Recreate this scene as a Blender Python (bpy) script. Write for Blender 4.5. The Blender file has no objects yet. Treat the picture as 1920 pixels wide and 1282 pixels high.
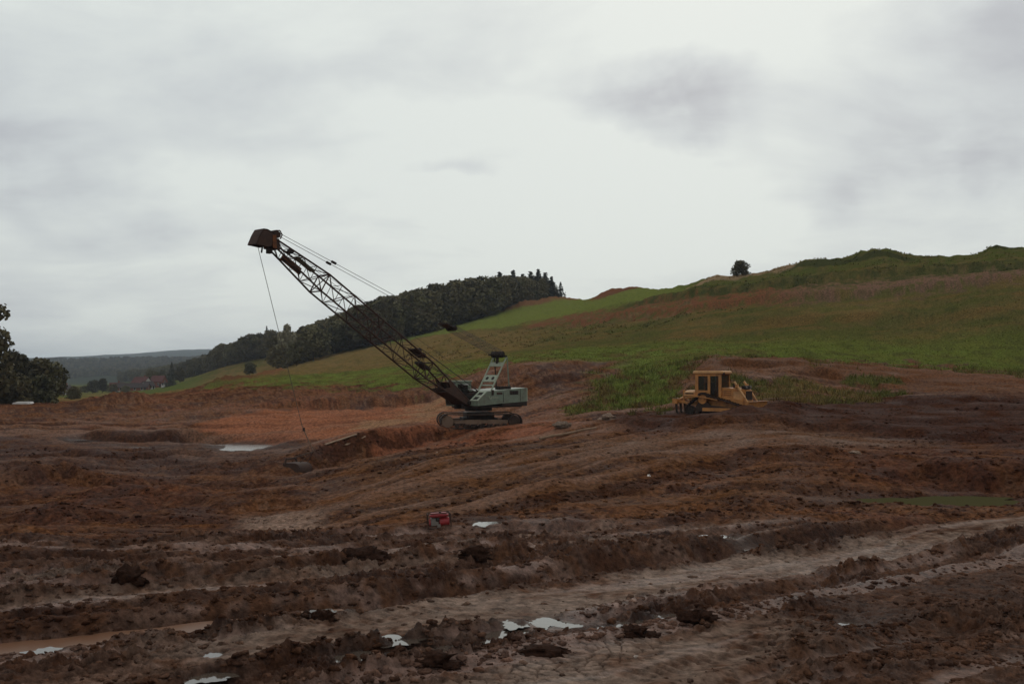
import bpy, math, random
import numpy as np
from mathutils import Vector, Matrix

random.seed(7)
rng = np.random.default_rng(11)
scene = bpy.context.scene
col = scene.collection
R = math.radians

# ------------------------------------------------------------------ camera, sky, sun, exposure
F = 1867.0                      # focal length in photo pixels (35 mm lens), eye at the origin, horizon on photo row 700
cam_data = bpy.data.cameras.new('camera')
cam_data.sensor_width = 36.0
cam_data.lens = 36.0 * F / 1920.0
cam_data.shift_y = 59.0 / 1920.0
cam_data.clip_start = 0.1
cam_data.clip_end = 20000
cam = bpy.data.objects.new('camera', cam_data)
cam.location = (0, 0, 0)
cam.rotation_euler = (R(90), 0, 0)
col.objects.link(cam)
scene.camera = cam
scene.view_settings.view_transform = 'Standard'
scene.view_settings.look = 'None'
scene.view_settings.exposure = 0.0
scene.view_settings.gamma = 1.0
scene.cycles.use_denoising = True
scene.cycles.max_bounces = 4
scene.cycles.diffuse_bounces = 2
scene.cycles.volume_bounces = 1
scene.cycles.transparent_max_bounces = 8

SUN_EL, SUN_AZ = R(38), R(12)       # behind the cloud, ahead of the camera and a little to the right
sun_data = bpy.data.lights.new('sun', 'SUN')
sun_data.energy = 0.55
sun_data.angle = R(40)
sun_data.color = (1.0, 0.95, 0.88)
sun = bpy.data.objects.new('sun', sun_data)
sun_dir = Vector((math.sin(SUN_AZ) * math.cos(SUN_EL), math.cos(SUN_AZ) * math.cos(SUN_EL), math.sin(SUN_EL)))
sun.rotation_euler = sun_dir.to_track_quat('Z', 'Y').to_euler()
sun.location = (0, 0, 60)
col.objects.link(sun)

world = bpy.data.worlds.new('World')
scene.world = world
world.use_nodes = True


def build_world():
    nt = world.node_tree
    nt.nodes.clear()
    N = nt.nodes.new
    L = nt.links.new

    def math_node(op, a, b=None, clamp=False):
        n = N('ShaderNodeMath')
        n.operation = op
        n.use_clamp = clamp
        for i, v in enumerate((a, b)):
            if v is None:
                continue
            if isinstance(v, (int, float)):
                n.inputs[i].default_value = v
            else:
                L(v, n.inputs[i])
        return n.outputs[0]

    out = N('ShaderNodeOutputWorld')
    bg = N('ShaderNodeBackground')
    bg.inputs['Strength'].default_value = 0.1
    sky = N('ShaderNodeTexSky')
    sky.sky_type = 'NISHITA'
    sky.sun_disc = False
    sky.sun_elevation = SUN_EL
    sky.sun_rotation = SUN_AZ
    sky.dust_density = 4
    tc = N('ShaderNodeTexCoord')
    sep = N('ShaderNodeSeparateXYZ')
    L(tc.outputs['Generated'], sep.inputs[0])
    # the cloud layer as a plane overhead seen in perspective
    zz = math_node('ADD', math_node('MAXIMUM', sep.outputs[2], 0.0), 0.22)
    cx = math_node('DIVIDE', sep.outputs[0], zz)
    cy = math_node('DIVIDE', sep.outputs[1], zz)
    comb = N('ShaderNodeCombineXYZ')
    L(cx, comb.inputs[0])
    L(cy, comb.inputs[1])

    def noise(scale, detail, rough, off, stretch=(1, 1, 1)):
        mp = N('ShaderNodeMapping')
        mp.inputs['Location'].default_value = off
        mp.inputs['Scale'].default_value = stretch
        L(comb.outputs[0], mp.inputs[0])
        n = N('ShaderNodeTexNoise')
        n.inputs['Scale'].default_value = scale
        n.inputs['Detail'].default_value = detail
        n.inputs['Roughness'].default_value = rough
        n.inputs['Distortion'].default_value = 0.35
        L(mp.outputs[0], n.inputs['Vector'])
        return n.outputs[0]

    n1 = noise(0.95, 4, 0.5, (3.1, 0.4, 0), (1.0, 0.8, 1))
    n2 = noise(2.6, 6, 0.58, (7.7, 2.0, 0), (0.75, 1.0, 1))
    # direction warped a little by noise, for the edges of single clouds
    nz = N('ShaderNodeTexNoise')
    nz.inputs['Scale'].default_value = 9
    nz.inputs['Detail'].default_value = 5
    L(tc.outputs['Generated'], nz.inputs['Vector'])
    wsub = N('ShaderNodeVectorMath')
    wsub.operation = 'SUBTRACT'
    L(nz.outputs['Color'], wsub.inputs[0])
    wsub.inputs[1].default_value = (0.5, 0.5, 0.5)
    wsc = N('ShaderNodeVectorMath')
    wsc.operation = 'SCALE'
    L(wsub.outputs[0], wsc.inputs[0])
    wsc.inputs['Scale'].default_value = 0.17
    wadd = N('ShaderNodeVectorMath')
    wadd.operation = 'ADD'
    L(tc.outputs['Generated'], wadd.inputs[0])
    L(wsc.outputs[0], wadd.inputs[1])

    def blob(px, py, rx, ry, amp):
        d = Vector(((px - 960) / F, 1.0, (700 - py) / F)).normalized()
        s = N('ShaderNodeVectorMath')
        s.operation = 'SUBTRACT'
        L(wadd.outputs[0], s.inputs[0])
        s.inputs[1].default_value = d
        m = N('ShaderNodeVectorMath')
        m.operation = 'MULTIPLY'
        L(s.outputs[0], m.inputs[0])
        m.inputs[1].default_value = (F / rx, F / rx, F / ry)
        ln = N('ShaderNodeVectorMath')
        ln.operation = 'LENGTH'
        L(m.outputs[0], ln.inputs[0])
        mr = N('ShaderNodeMapRange')
        mr.interpolation_type = 'SMOOTHERSTEP'
        L(ln.outputs['Value'], mr.inputs[0])
        mr.inputs[1].default_value = 1.25
        mr.inputs[2].default_value = 0.0
        mr.inputs[3].default_value = 0.0
        mr.inputs[4].default_value = amp
        return mr.outputs[0]

    dark = None
    for b in ((1240, 205, 200, 105, 0.22), (1370, 245, 190, 110, 0.13), (1640, 305, 260, 95, 0.13), (1830, 130, 360, 210, 0.24),
              (860, 305, 90, 36, 0.13), (160, 120, 420, 170, 0.13), (330, 300, 520, 70, 0.08), (700, 120, 320, 60, 0.07),
              (90, 400, 300, 60, 0.07)):
        o = blob(*b)
        dark = o if dark is None else math_node('ADD', dark, o)
    # brighter where the sun stands behind the cloud
    sd = N('ShaderNodeVectorMath')
    sd.operation = 'DOT_PRODUCT'
    L(tc.outputs['Generated'], sd.inputs[0])
    sd.inputs[1].default_value = Vector((math.sin(R(4)) * math.cos(R(20)), math.cos(R(4)) * math.cos(R(20)), math.sin(R(20))))
    glow = N('ShaderNodeMapRange')
    glow.interpolation_type = 'SMOOTHSTEP'
    L(sd.outputs['Value'], glow.inputs[0])
    glow.inputs[1].default_value = 0.72
    glow.inputs[2].default_value = 1.0
    glow.inputs[3].default_value = 0.0
    glow.inputs[4].default_value = 0.27
    v = math_node('ADD', math_node('MULTIPLY', n1, 0.50), math_node('MULTIPLY', n2, 0.52))
    v = math_node('SUBTRACT', math_node('ADD', v, 0.055), dark)
    v = math_node('ADD', v, glow.outputs[0])
    v = math_node('ADD', math_node('MULTIPLY', math_node('SUBTRACT', v, 0.6), 1.35), 0.57)
    ramp = N('ShaderNodeValToRGB')
    e = ramp.color_ramp.elements
    e[0].position = 0.22
    e[0].color = (0.345, 0.355, 0.37, 1)
    e[1].position = 0.86
    e[1].color = (0.80, 0.84, 0.80, 1)
    m1 = e.new(0.48)
    m1.color = (0.52, 0.54, 0.565, 1)
    m2 = e.new(0.64)
    m2.color = (0.655, 0.69, 0.69, 1)
    L(v, ramp.inputs[0])
    sc10 = N('ShaderNodeMix')
    sc10.data_type = 'RGBA'
    sc10.blend_type = 'MULTIPLY'
    sc10.inputs[0].default_value = 1.0
    L(ramp.outputs[0], sc10.inputs[6])
    sc10.inputs[7].default_value = (9.3, 9.4, 9.5, 1)
    sc10.clamp_result = False
    mix = N('ShaderNodeMix')
    mix.data_type = 'RGBA'
    mix.inputs[0].default_value = 0.95
    L(sky.outputs[0], mix.inputs[6])
    L(sc10.outputs[2], mix.inputs[7])
    L(mix.outputs[2], bg.inputs['Color'])
    L(bg.outputs[0], out.inputs['Surface'])


build_world()


# ------------------------------------------------------------------ materials
def mat_new(name):
    m = bpy.data.materials.new(name)
    m.use_nodes = True
    nt = m.node_tree
    return m, nt, nt.nodes['Principled BSDF']


def paint(name, c, rough=0.6, metal=0.0, dirt=(0.10, 0.055, 0.035), dirt_amount=0.45, scale=2.5, dirt_pos=0.62):
    """Painted or bare metal with patches of dried mud and rust."""
    m, nt, b = mat_new(name)
    N = nt.nodes.new
    L = nt.links.new
    tc = N('ShaderNodeTexCoord')
    n = N('ShaderNodeTexNoise')
    n.inputs['Scale'].default_value = scale
    n.inputs['Detail'].default_value = 7
    n.inputs['Roughness'].default_value = 0.68
    L(tc.outputs['Object'], n.inputs['Vector'])
    r = N('ShaderNodeValToRGB')
    r.color_ramp.elements[0].position = dirt_pos - 0.16
    r.color_ramp.elements[0].color = (0, 0, 0, 1)
    r.color_ramp.elements[1].position = dirt_pos + 0.12
    r.color_ramp.elements[1].color = (dirt_amount,) * 3 + (1,)
    L(n.outputs[0], r.inputs[0])
    n2 = N('ShaderNodeTexNoise')
    n2.inputs['Scale'].default_value = scale * 6
    n2.inputs['Detail'].default_value = 4
    L(tc.outputs['Object'], n2.inputs['Vector'])
    hv = N('ShaderNodeHueSaturation')
    hv.inputs['Color'].default_value = (*c, 1)
    mr = N('ShaderNodeMapRange')
    L(n2.outputs[0], mr.inputs[0])
    mr.inputs[3].default_value = 0.75
    mr.inputs[4].default_value = 1.22
    L(mr.outputs[0], hv.inputs['Value'])
    mx = N('ShaderNodeMix')
    mx.data_type = 'RGBA'
    L(r.outputs[0], mx.inputs[0])
    L(hv.outputs[0], mx.inputs[6])
    mx.inputs[7].default_value = (*dirt, 1)
    L(mx.outputs[2], b.inputs['Base Color'])
    b.inputs['Roughness'].default_value = rough
    b.inputs['Specular IOR Level'].default_value = 0.4 if rough < 0.6 else 0.12
    b.inputs['Metallic'].default_value = metal
    return m


def leaf_mat(name, c1, c2, scale=0.35):
    m, nt, b = mat_new(name)
    N = nt.nodes.new
    L = nt.links.new
    geo = N('ShaderNodeNewGeometry')
    n = N('ShaderNodeTexNoise')
    n.inputs['Scale'].default_value = scale
    n.inputs['Detail'].default_value = 4
    L(geo.outputs['Position'], n.inputs['Vector'])
    oi = N('ShaderNodeObjectInfo')
    ad = N('ShaderNodeMath')
    ad.operation = 'MULTIPLY_ADD'
    L(oi.outputs['Random'], ad.inputs[0])
    ad.inputs[1].default_value = 0.5
    L(n.outputs[0], ad.inputs[2])
    r = N('ShaderNodeValToRGB')
    r.color_ramp.elements[0].position = 0.35
    r.color_ramp.elements[0].color = (*c1, 1)
    r.color_ramp.elements[1].position = 1.05
    r.color_ramp.elements[1].color = (*c2, 1)
    L(ad.outputs[0], r.inputs[0])
    L(r.outputs[0], b.inputs['Base Color'])
    b.inputs['Roughness'].default_value = 0.75
    b.inputs['Specular IOR Level'].default_value = 0.2
    return m


def ground_mat(name, use_wet=True, bump=0.25, bump_scale=9.0):
    m, nt, b = mat_new(name)
    N = nt.nodes.new
    L = nt.links.new
    at = N('ShaderNodeAttribute')
    at.attribute_name = 'soil'
    geo = N('ShaderNodeNewGeometry')
    n1 = N('ShaderNodeTexNoise')
    n1.inputs['Scale'].default_value = bump_scale
    n1.inputs['Detail'].default_value = 8
    n1.inputs['Roughness'].default_value = 0.7
    L(geo.outputs['Position'], n1.inputs['Vector'])
    mr = N('ShaderNodeMapRange')
    mr.inputs[1].default_value = 0.34
    mr.inputs[2].default_value = 0.66
    mr.inputs[3].default_value = 0.38
    mr.inputs[4].default_value = 1.62
    L(n1.outputs[0], mr.inputs[0])
    hv = N('ShaderNodeHueSaturation')
    L(at.outputs['Color'], hv.inputs['Color'])
    L(mr.outputs[0], hv.inputs['Value'])
    L(hv.outputs[0], b.inputs['Base Color'])
    bp = N('ShaderNodeBump')
    bp.inputs['Strength'].default_value = bump
    bp.inputs['Distance'].default_value = 0.16
    L(n1.outputs[0], bp.inputs['Height'])
    L(bp.outputs[0], b.inputs['Normal'])
    if use_wet:
        # alpha of the attribute holds how wet the mud is
        rr = N('ShaderNodeMapRange')
        L(at.outputs['Alpha'], rr.inputs[0])
        rr.inputs[3].default_value = 0.95
        rr.inputs[4].default_value = 0.42
        L(rr.outputs[0], b.inputs['Roughness'])
        rs = N('ShaderNodeMapRange')
        L(at.outputs['Alpha'], rs.inputs[0])
        rs.inputs[3].default_value = 0.0
        rs.inputs[4].default_value = 0.30
        L(rs.outputs[0], b.inputs['Specular IOR Level'])
    else:
        b.inputs['Roughness'].default_value = 0.9
        b.inputs['Specular IOR Level'].default_value = 0.15
    return m


def water_mat(name, c, rough=0.03, ior=1.33, spec=0.5, ripple=0.02):
    m, nt, b = mat_new(name)
    N = nt.nodes.new
    L = nt.links.new
    b.inputs['Base Color'].default_value = (*c, 1)
    b.inputs['Roughness'].default_value = rough
    b.inputs['IOR'].default_value = ior
    b.inputs['Specular IOR Level'].default_value = spec
    geo = N('ShaderNodeNewGeometry')
    n = N('ShaderNodeTexNoise')
    n.inputs['Scale'].default_value = 5
    n.inputs['Detail'].default_value = 3
    L(geo.outputs['Position'], n.inputs['Vector'])
    bp = N('ShaderNodeBump')
    bp.inputs['Strength'].default_value = ripple
    bp.inputs['Distance'].default_value = 0.05
    L(n.outputs[0], bp.inputs['Height'])
    L(bp.outputs[0], b.inputs['Normal'])
    return m


M = {}
M['ground'] = ground_mat('ground_soil', bump=0.85, bump_scale=5.0)
M['clod'] = ground_mat('clod_soil', bump=0.5, bump_scale=14)
M['grass'] = ground_mat('grass_blades', use_wet=False, bump=0.0, bump_scale=3)
M['leaf_dark'] = leaf_mat('leaf_dark', (0.032, 0.027, 0.012), (0.128, 0.104, 0.044))
M['leaf_mid'] = leaf_mat('leaf_mid', (0.038, 0.038, 0.015), (0.155, 0.132, 0.055))
M['leaf_pale'] = leaf_mat('leaf_pale', (0.19, 0.172, 0.105), (0.36, 0.32, 0.20))
M['needle'] = leaf_mat('needle', (0.018, 0.020, 0.012), (0.048, 0.048, 0.026))
M['bark'] = paint('bark', (0.06, 0.042, 0.03), 0.9, dirt=(0.03, 0.02, 0.015))
M['green'] = paint('pale_green_paint', (0.18, 0.225, 0.16), 0.5, dirt=(0.11, 0.085, 0.055), dirt_amount=0.75, scale=1.7, dirt_pos=0.57)
M['pale_green'] = paint('light_green_paint', (0.33, 0.365, 0.26), 0.5, dirt=(0.2, 0.15, 0.1), dirt_amount=0.5)
M['boom'] = paint('dark_boom_paint', (0.060, 0.036, 0.027), 0.7, dirt=(0.11, 0.05, 0.03), dirt_amount=0.7)
M['dark'] = paint('dark_steel', (0.030, 0.024, 0.020), 0.6, dirt=(0.09, 0.045, 0.03), dirt_amount=0.6)
M['track'] = paint('muddy_track_steel', (0.042, 0.028, 0.021), 0.8, dirt=(0.10, 0.054, 0.034), dirt_amount=0.7)
M['hub'] = paint('hub_metal', (0.19, 0.125, 0.085), 0.7, dirt=(0.10, 0.055, 0.035), dirt_amount=0.7)
M['rope'] = paint('wire_rope', (0.07, 0.06, 0.05), 0.6, dirt_amount=0.2)
M['rust_orange'] = paint('orange_rust_paint', (0.20, 0.072, 0.026), 0.7, dirt=(0.06, 0.028, 0.02), dirt_amount=0.9)
M['yellow'] = paint('faded_yellow_paint', (0.50, 0.205, 0.050), 0.55, dirt=(0.12, 0.06, 0.03), dirt_amount=0.65, dirt_pos=0.58)
M['yellow_pale'] = paint('pale_yellow_paint', (0.58, 0.30, 0.115), 0.55, dirt=(0.2, 0.10, 0.045), dirt_amount=0.55)
M['red'] = paint('red_paint', (0.34, 0.030, 0.032), 0.42, dirt=(0.12, 0.05, 0.04), dirt_amount=0.45, scale=5)
M['grey_metal'] = paint('grey_metal', (0.22, 0.19, 0.16), 0.5, 0.4, dirt_amount=0.5)
M['wood'] = paint('grey_wood', (0.25, 0.16, 0.10), 0.85, dirt=(0.09, 0.05, 0.03), dirt_amount=0.7)
M['plank'] = paint('pale_board', (0.33, 0.22, 0.14), 0.85, dirt=(0.12, 0.065, 0.04), dirt_amount=0.7)
M['stone'] = paint('pale_stone', (0.40, 0.30, 0.23), 0.85, dirt=(0.14, 0.08, 0.055), dirt_amount=0.85, scale=3, dirt_pos=0.5)
M['white'] = paint('white_paint', (0.62, 0.58, 0.54), 0.7, dirt_amount=0.2)
M['plaster'] = paint('white_plaster', (0.66, 0.62, 0.58), 0.85, dirt=(0.35, 0.3, 0.26), dirt_amount=0.4, scale=0.4)
M['roof_red'] = paint('red_roof_tiles', (0.12, 0.045, 0.038), 0.85, dirt=(0.06, 0.03, 0.026), dirt_amount=0.7, scale=0.6)
M['roof_dark'] = paint('dark_roof_tiles', (0.055, 0.04, 0.036), 0.85, dirt=(0.03, 0.022, 0.02), scale=0.6)
M['brick'] = paint('red_brickwork', (0.24, 0.085, 0.05), 0.9, dirt=(0.1, 0.04, 0.03), scale=0.7)


def glass_mat(name, alpha):
    m, nt, b = mat_new(name)
    b.inputs['Base Color'].default_value = (0.018, 0.016, 0.012, 1)
    b.inputs['Roughness'].default_value = 0.10
    b.inputs['Specular IOR Level'].default_value = 0.5
    b.inputs['Alpha'].default_value = alpha
    return m


M['clear_glass'] = glass_mat('cab_glass', 0.42)
M['glass'] = glass_mat('dark_glass', 1.0)
M['puddle'] = water_mat('puddle_water', (0.08, 0.06, 0.045), 0.06, 1.65, 0.65, 0.05)
M['silt'] = water_mat('silty_water', (0.17, 0.085, 0.048), 0.3, 1.33, 0.2, 0.03)
M['pool'] = water_mat('pool_water', (0.07, 0.048, 0.035), 0.22, 1.6, 0.7, 0.03)
M['pond'] = water_mat('green_water', (0.066, 0.058, 0.025), 0.8, 1.33, 0.0, 0.05)


# ------------------------------------------------------------------ mesh helpers
class MB:
    """Collects shapes and links them as one mesh object."""

    def __init__(self, xf=None):
        self.v, self.f, self.xf = [], [], xf

    def add(self, verts, faces):
        o = len(self.v)
        self.v.extend(Vector(p) for p in verts)
        self.f.extend([tuple(i + o for i in fc) for fc in faces])
        return self

    def box(self, c, s, rot=None):
        cx, cy, cz = c
        hx, hy, hz = s[0] / 2, s[1] / 2, s[2] / 2
        vs = [Vector((x * hx, y * hy, z * hz)) for x in (-1, 1) for y in (-1, 1) for z in (-1, 1)]
        if rot is not None:
            vs = [rot @ p for p in vs]
        c = Vector(c)
        return self.add([p + c for p in vs], [(0, 1, 3, 2), (4, 6, 7, 5), (0, 4, 5, 1), (2, 3, 7, 6), (0, 2, 6, 4), (1, 5, 7, 3)])

    def bevel_box(self, c, s, b):
        """Box whose vertical and horizontal edges are cut back by b."""
        hx, hy, hz = s[0] / 2, s[1] / 2, s[2] / 2
        ring = [(-hx + b, -hy), (hx - b, -hy), (hx, -hy + b), (hx, hy - b), (hx - b, hy), (-hx + b, hy), (-hx, hy - b), (-hx, -hy + b)]
        k = 1 - b / max(min(hx, hy), 1e-6)
        vs = []
        for z, sc in ((-hz, k), (-hz + b, 1), (hz - b, 1), (hz, k)):
            vs += [(c[0] + x * sc, c[1] + y * sc, c[2] + z) for x, y in ring]
        fs = [tuple(range(7, -1, -1)), tuple(range(24, 32))]
        for r in range(3):
            for i in range(8):
                j = (i + 1) % 8
                fs.append((r * 8 + i, r * 8 + j, r * 8 + 8 + j, r * 8 + 8 + i))
        return self.add(vs, fs)

    def prism(self, poly, axis_a, axis_b, origin, depth_vec):
        """Polygon poly (2-D) in the plane axis_a, axis_b through origin, pushed along depth_vec."""
        a, b, o, d = Vector(axis_a), Vector(axis_b), Vector(origin), Vector(depth_vec)
        n = len(poly)
        vs = [o + a * p[0] + b * p[1] for p in poly]
        vs += [p + d for p in vs]
        fs = [tuple(range(n - 1, -1, -1)), tuple(range(n, 2 * n))]
        fs += [(i, (i + 1) % n, n + (i + 1) % n, n + i) for i in range(n)]
        return self.add(vs, fs)

    def tube(self, p, q, r, n=6, r2=None):
        p, q = Vector(p), Vector(q)
        r2 = r if r2 is None else r2
        d = (q - p)
        if d.length < 1e-6:
            return self
        d.normalize()
        u = d.orthogonal().normalized()
        w = d.cross(u)
        vs = []
        for base, rr in ((p, r), (q, r2)):
            for i in range(n):
                t = 2 * math.pi * i / n
                vs.append(base + u * (rr * math.cos(t)) + w * (rr * math.sin(t)))
        fs = [(i, (i + 1) % n, n + (i + 1) % n, n + i) for i in range(n)]
        fs += [tuple(range(n - 1, -1, -1)), tuple(range(n, 2 * n))]
        return self.add(vs, fs)

    def path(self, pts, r, n=5):
        for a, b in zip(pts[:-1], pts[1:]):
            self.tube(a, b, r, n)
        return self

    def wheel(self, c, axis, r, w, n=20, hub=0.0):
        a = Vector(axis).normalized()
        c = Vector(c)
        self.tube(c - a * w / 2, c + a * w / 2, r, n)
        if hub:
            self.tube(c - a * (w / 2 + 0.04), c + a * (w / 2 + 0.04), hub, n)
        return self

    def build(self, name, mat, parent=None, smooth=False):
        me = bpy.data.meshes.new(name)
        vs = self.v if self.xf is None else [self.xf @ p for p in self.v]
        me.from_pydata([tuple(p) for p in vs], [], self.f)
        me.materials.append(mat)
        if smooth:
            me.shade_smooth()
        me.update()
        o = bpy.data.objects.new(name, me)
        col.objects.link(o)
        if parent is not None:
            o.parent = parent
        return o


def tag(o, label=None, cat=None, group=None, kind=None):
    if label:
        o['label'] = label
    if cat:
        o['category'] = cat
    if group:
        o['group'] = group
    if kind:
        o['kind'] = kind
    return o


def empty(name, loc, rz=0.0, rot=None):
    o = bpy.data.objects.new(name, None)
    o.empty_display_size = 0.5
    o.location = loc
    o.rotation_euler = rot if rot is not None else (0, 0, rz)
    col.objects.link(o)
    return o


def np_mesh(name, verts, faces, mat, colour=None, smooth=False):
    """Mesh object from numpy arrays, all faces with the same number of corners."""
    me = bpy.data.meshes.new(name)
    nv, nf, k = len(verts), len(faces), faces.shape[1]
    me.vertices.add(nv)
    me.vertices.foreach_set('co', np.ascontiguousarray(verts, dtype=np.float32).ravel())
    me.loops.add(nf * k)
    me.loops.foreach_set('vertex_index', np.ascontiguousarray(faces, dtype=np.int32).ravel())
    me.polygons.add(nf)
    me.polygons.foreach_set('loop_start', np.arange(0, nf * k, k, dtype=np.int32))
    me.polygons.foreach_set('loop_total', np.full(nf, k, dtype=np.int32))
    if colour is not None:
        at = me.attributes.new('soil', 'FLOAT_COLOR', 'POINT')
        at.data.foreach_set('color', np.ascontiguousarray(colour, dtype=np.float32).ravel())
    me.materials.append(mat)
    me.update(calc_edges=True)
    me.validate()
    if smooth:
        me.shade_smooth()
    o = bpy.data.objects.new(name, me)
    col.objects.link(o)
    return o


# ------------------------------------------------------------------ noise
_perm = np.random.default_rng(3).permutation(256)
_perm = np.concatenate([_perm, _perm, _perm])
_ang = np.random.default_rng(4).random(256) * 2 * np.pi
_gx, _gy = np.cos(_ang), np.sin(_ang)


def perlin(x, y):
    xi, yi = np.floor(x).astype(np.int64), np.floor(y).astype(np.int64)
    xf, yf = x - xi, y - yi
    xi &= 255
    yi &= 255
    u = xf * xf * xf * (xf * (xf * 6 - 15) + 10)
    v = yf * yf * yf * (yf * (yf * 6 - 15) + 10)

    def g(ix, iy, dx, dy):
        h = _perm[_perm[ix & 255] + (iy & 255)]
        return _gx[h] * dx + _gy[h] * dy

    a = g(xi, yi, xf, yf)
    b = g(xi + 1, yi, xf - 1, yf)
    c = g(xi, yi + 1, xf, yf - 1)
    d = g(xi + 1, yi + 1, xf - 1, yf - 1)
    return ((a * (1 - u) + b * u) * (1 - v) + (c * (1 - u) + d * u) * v) * 1.5


def fbm(x, y, octaves=4, gain=0.5, lac=2.03):
    s, a = 0.0, 1.0
    for i in range(octaves):
        s = s + a * perlin(x + 17.3 * i, y - 9.1 * i)
        x, y, a = x * lac, y * lac, a * gain
    return s


def billow(x, y, octaves=4, gain=0.55):
    s, a = 0.0, 1.0
    for i in range(octaves):
        s = s + a * (1.0 - 2.2 * np.abs(perlin(x + 31.7 * i, y + 5.3 * i)))
        x, y, a = x * 2.07, y * 2.07, a * gain
    return s


def worley(x, y):
    """distance to the nearest cell border (second nearest minus nearest seed) and a random number of the cell"""
    xi, yi = np.floor(x).astype(np.int64), np.floor(y).astype(np.int64)
    f1 = np.full(x.shape, 9.0)
    f2 = np.full(x.shape, 9.0)
    for dx in (-1, 0, 1):
        for dy in (-1, 0, 1):
            ix, iy = xi + dx, yi + dy
            h = _perm[_perm[ix & 255] + (iy & 255)]
            h2 = _perm[h + 91]
            d = np.hypot(ix + 0.1 + 0.8 * h / 255.0 - x, iy + 0.1 + 0.8 * h2 / 255.0 - y)
            f2 = np.where(d < f1, f1, np.minimum(f2, d))
            f1 = np.minimum(f1, d)
    return f2 - f1


def sstep(a, b, x):
    t = np.clip((x - a) / (b - a), 0, 1)
    return t * t * (3 - 2 * t)


# ------------------------------------------------------------------ terrain: surveyed spot heights (bearing, depth, height), then relief
CTRL = []


def line_z(d, *pairs):
    for b, z in pairs:
        CTRL.append((b, d, z))


def pts_y(*trip):
    for b, y, d in trip:
        CTRL.append((b, d, (700 - y) / F * d))


for bb in (-800, 0, 960, 1920, 2700):
    line_z(2.0, (bb, -4.1))
    line_z(8.0, (bb, -4.15))
for bb in (-800, -300, 200, 640, 960, 1280, 1700, 2200, 2700):
    line_z(13.5, (bb, -4.2))
    line_z(18, (bb, -4.32))
    line_z(24, (bb, -4.55))
line_z(29.5, (-800, -4.75), (-300, -4.75), (100, -4.75), (400, -4.78), (640, -4.78), (820, -4.75), (1000, -4.68), (1200, -4.6), (1500, -4.55), (1750, -4.5), (1950, -4.4), (2700, -4.3))
line_z(33, (-800, -5.7), (-300, -5.7), (100, -5.75), (400, -5.6), (560, -5.4), (700, -5.1), (820, -4.9), (1000, -4.75), (1200, -4.62), (1450, -4.55))
line_z(36, (1600, -4.5), (1750, -4.55), (1900, -4.45), (2300, -4.2))
line_z(42, (-800, -5.7), (-300, -5.8), (100, -5.85), (400, -5.85), (560, -5.75), (700, -5.3), (900, -4.8), (1100, -4.4), (1350, -4.1), (1480, -3.75), (1620, -4.0), (1800, -4.15), (1950, -4.05), (2700, -3.9))
line_z(38, (1480, -4.35), (1300, -4.4))
line_z(52, (-800, -5.6), (-300, -5.8), (100, -5.85), (300, -5.85), (450, -5.8), (560, -5.5), (700, -4.85), (850, -4.25), (1000, -3.95), (1200, -3.6), (1350, -3.45), (1600, -3.5), (1750, -3.5), (1950, -3.5), (2700, -3.3))
line_z(62, (-800, -5.3), (-300, -5.6), (100, -5.7), (300, -5.8), (400, -5.75), (540, -5.35), (640, -4.6), (750, -4.15), (890, -3.92), (1050, -3.45), (1200, -3.0), (1350, -2.8), (1600, -2.75), (1750, -2.8), (1950, -2.8), (2700, -2.5))
line_z(70, (-800, -5.1), (-300, -5.4), (100, -5.5), (300, -5.6), (400, -5.7), (480, -5.75), (600, -5.0), (700, -4.35), (820, -3.82), (890, -3.74), (1000, -3.5), (1150, -2.85), (1350, -2.5), (1600, -2.25), (1920, -2.1), (2700, -1.6))
line_z(80, (-800, -4.9), (-300, -5.1), (100, -5.2), (250, -5.3), (400, -5.4), (500, -5.35), (620, -4.75), (750, -4.2), (850, -3.65), (950, -3.4), (1080, -2.5), (1260, -2.2), (1350, -0.75), (1450, -0.7), (1600, -1.2), (1750, -1.0), (1950, -0.9), (2700, -0.2))
line_z(92, (-800, -4.6), (-300, -4.75), (100, -4.8), (250, -4.75), (400, -4.4), (600, -4.1), (800, -3.8), (880, -3.0), (950, -1.6), (1050, -0.9), (1150, -0.5), (1260, 0.3), (1350, 1.0), (1500, 1.0), (1650, 0.4), (1800, 0.1), (1950, 0.0), (2700, 0.8))
line_z(105, (-800, -4.3), (-300, -4.4), (100, -4.4), (250, -4.3), (400, -3.9), (600, -3.6), (800, -3.0), (880, -1.0), (950, 0.6), (1100, 1.2), (1300, 2.0), (1500, 1.9), (1700, 1.45), (1950, 1.3), (2700, 2.3))
pts_y((1000, 672, 117), (1200, 661, 117), (1400, 655, 115), (1600, 650, 115), (1750, 640, 115), (1920, 612, 115), (2700, 580, 115))
line_z(130, (-800, -4.1), (-300, -4.1), (100, -4.2), (300, -3.4), (450, -2.4), (600, -1.5), (750, -0.6), (900, 1.5), (1050, 2.9), (1200, 3.7))
pts_y((1400, 620, 132), (1600, 602, 130), (1750, 584, 130), (1920, 555, 128), (2700, 500, 130))
pts_y((1050, 640, 155), (1200, 618, 155), (1300, 598, 150), (1050, 622, 180))
line_z(170, (-800, -4.3), (-300, -4.3), (100, -4.9), (250, -4.4), (400, -2.4), (500, -0.9), (600, -0.1), (700, 0.7), (800, 2.4), (900, 4.0))
RED_LO = [(960, 622, 228), (1000, 615, 222), (1100, 605, 205), (1200, 592, 182), (1300, 580, 165), (1400, 565, 156), (1500, 560, 148), (1600, 552, 146), (1700, 545, 142), (1800, 532, 141), (1920, 525, 138), (2700, 470, 140)]
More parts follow.
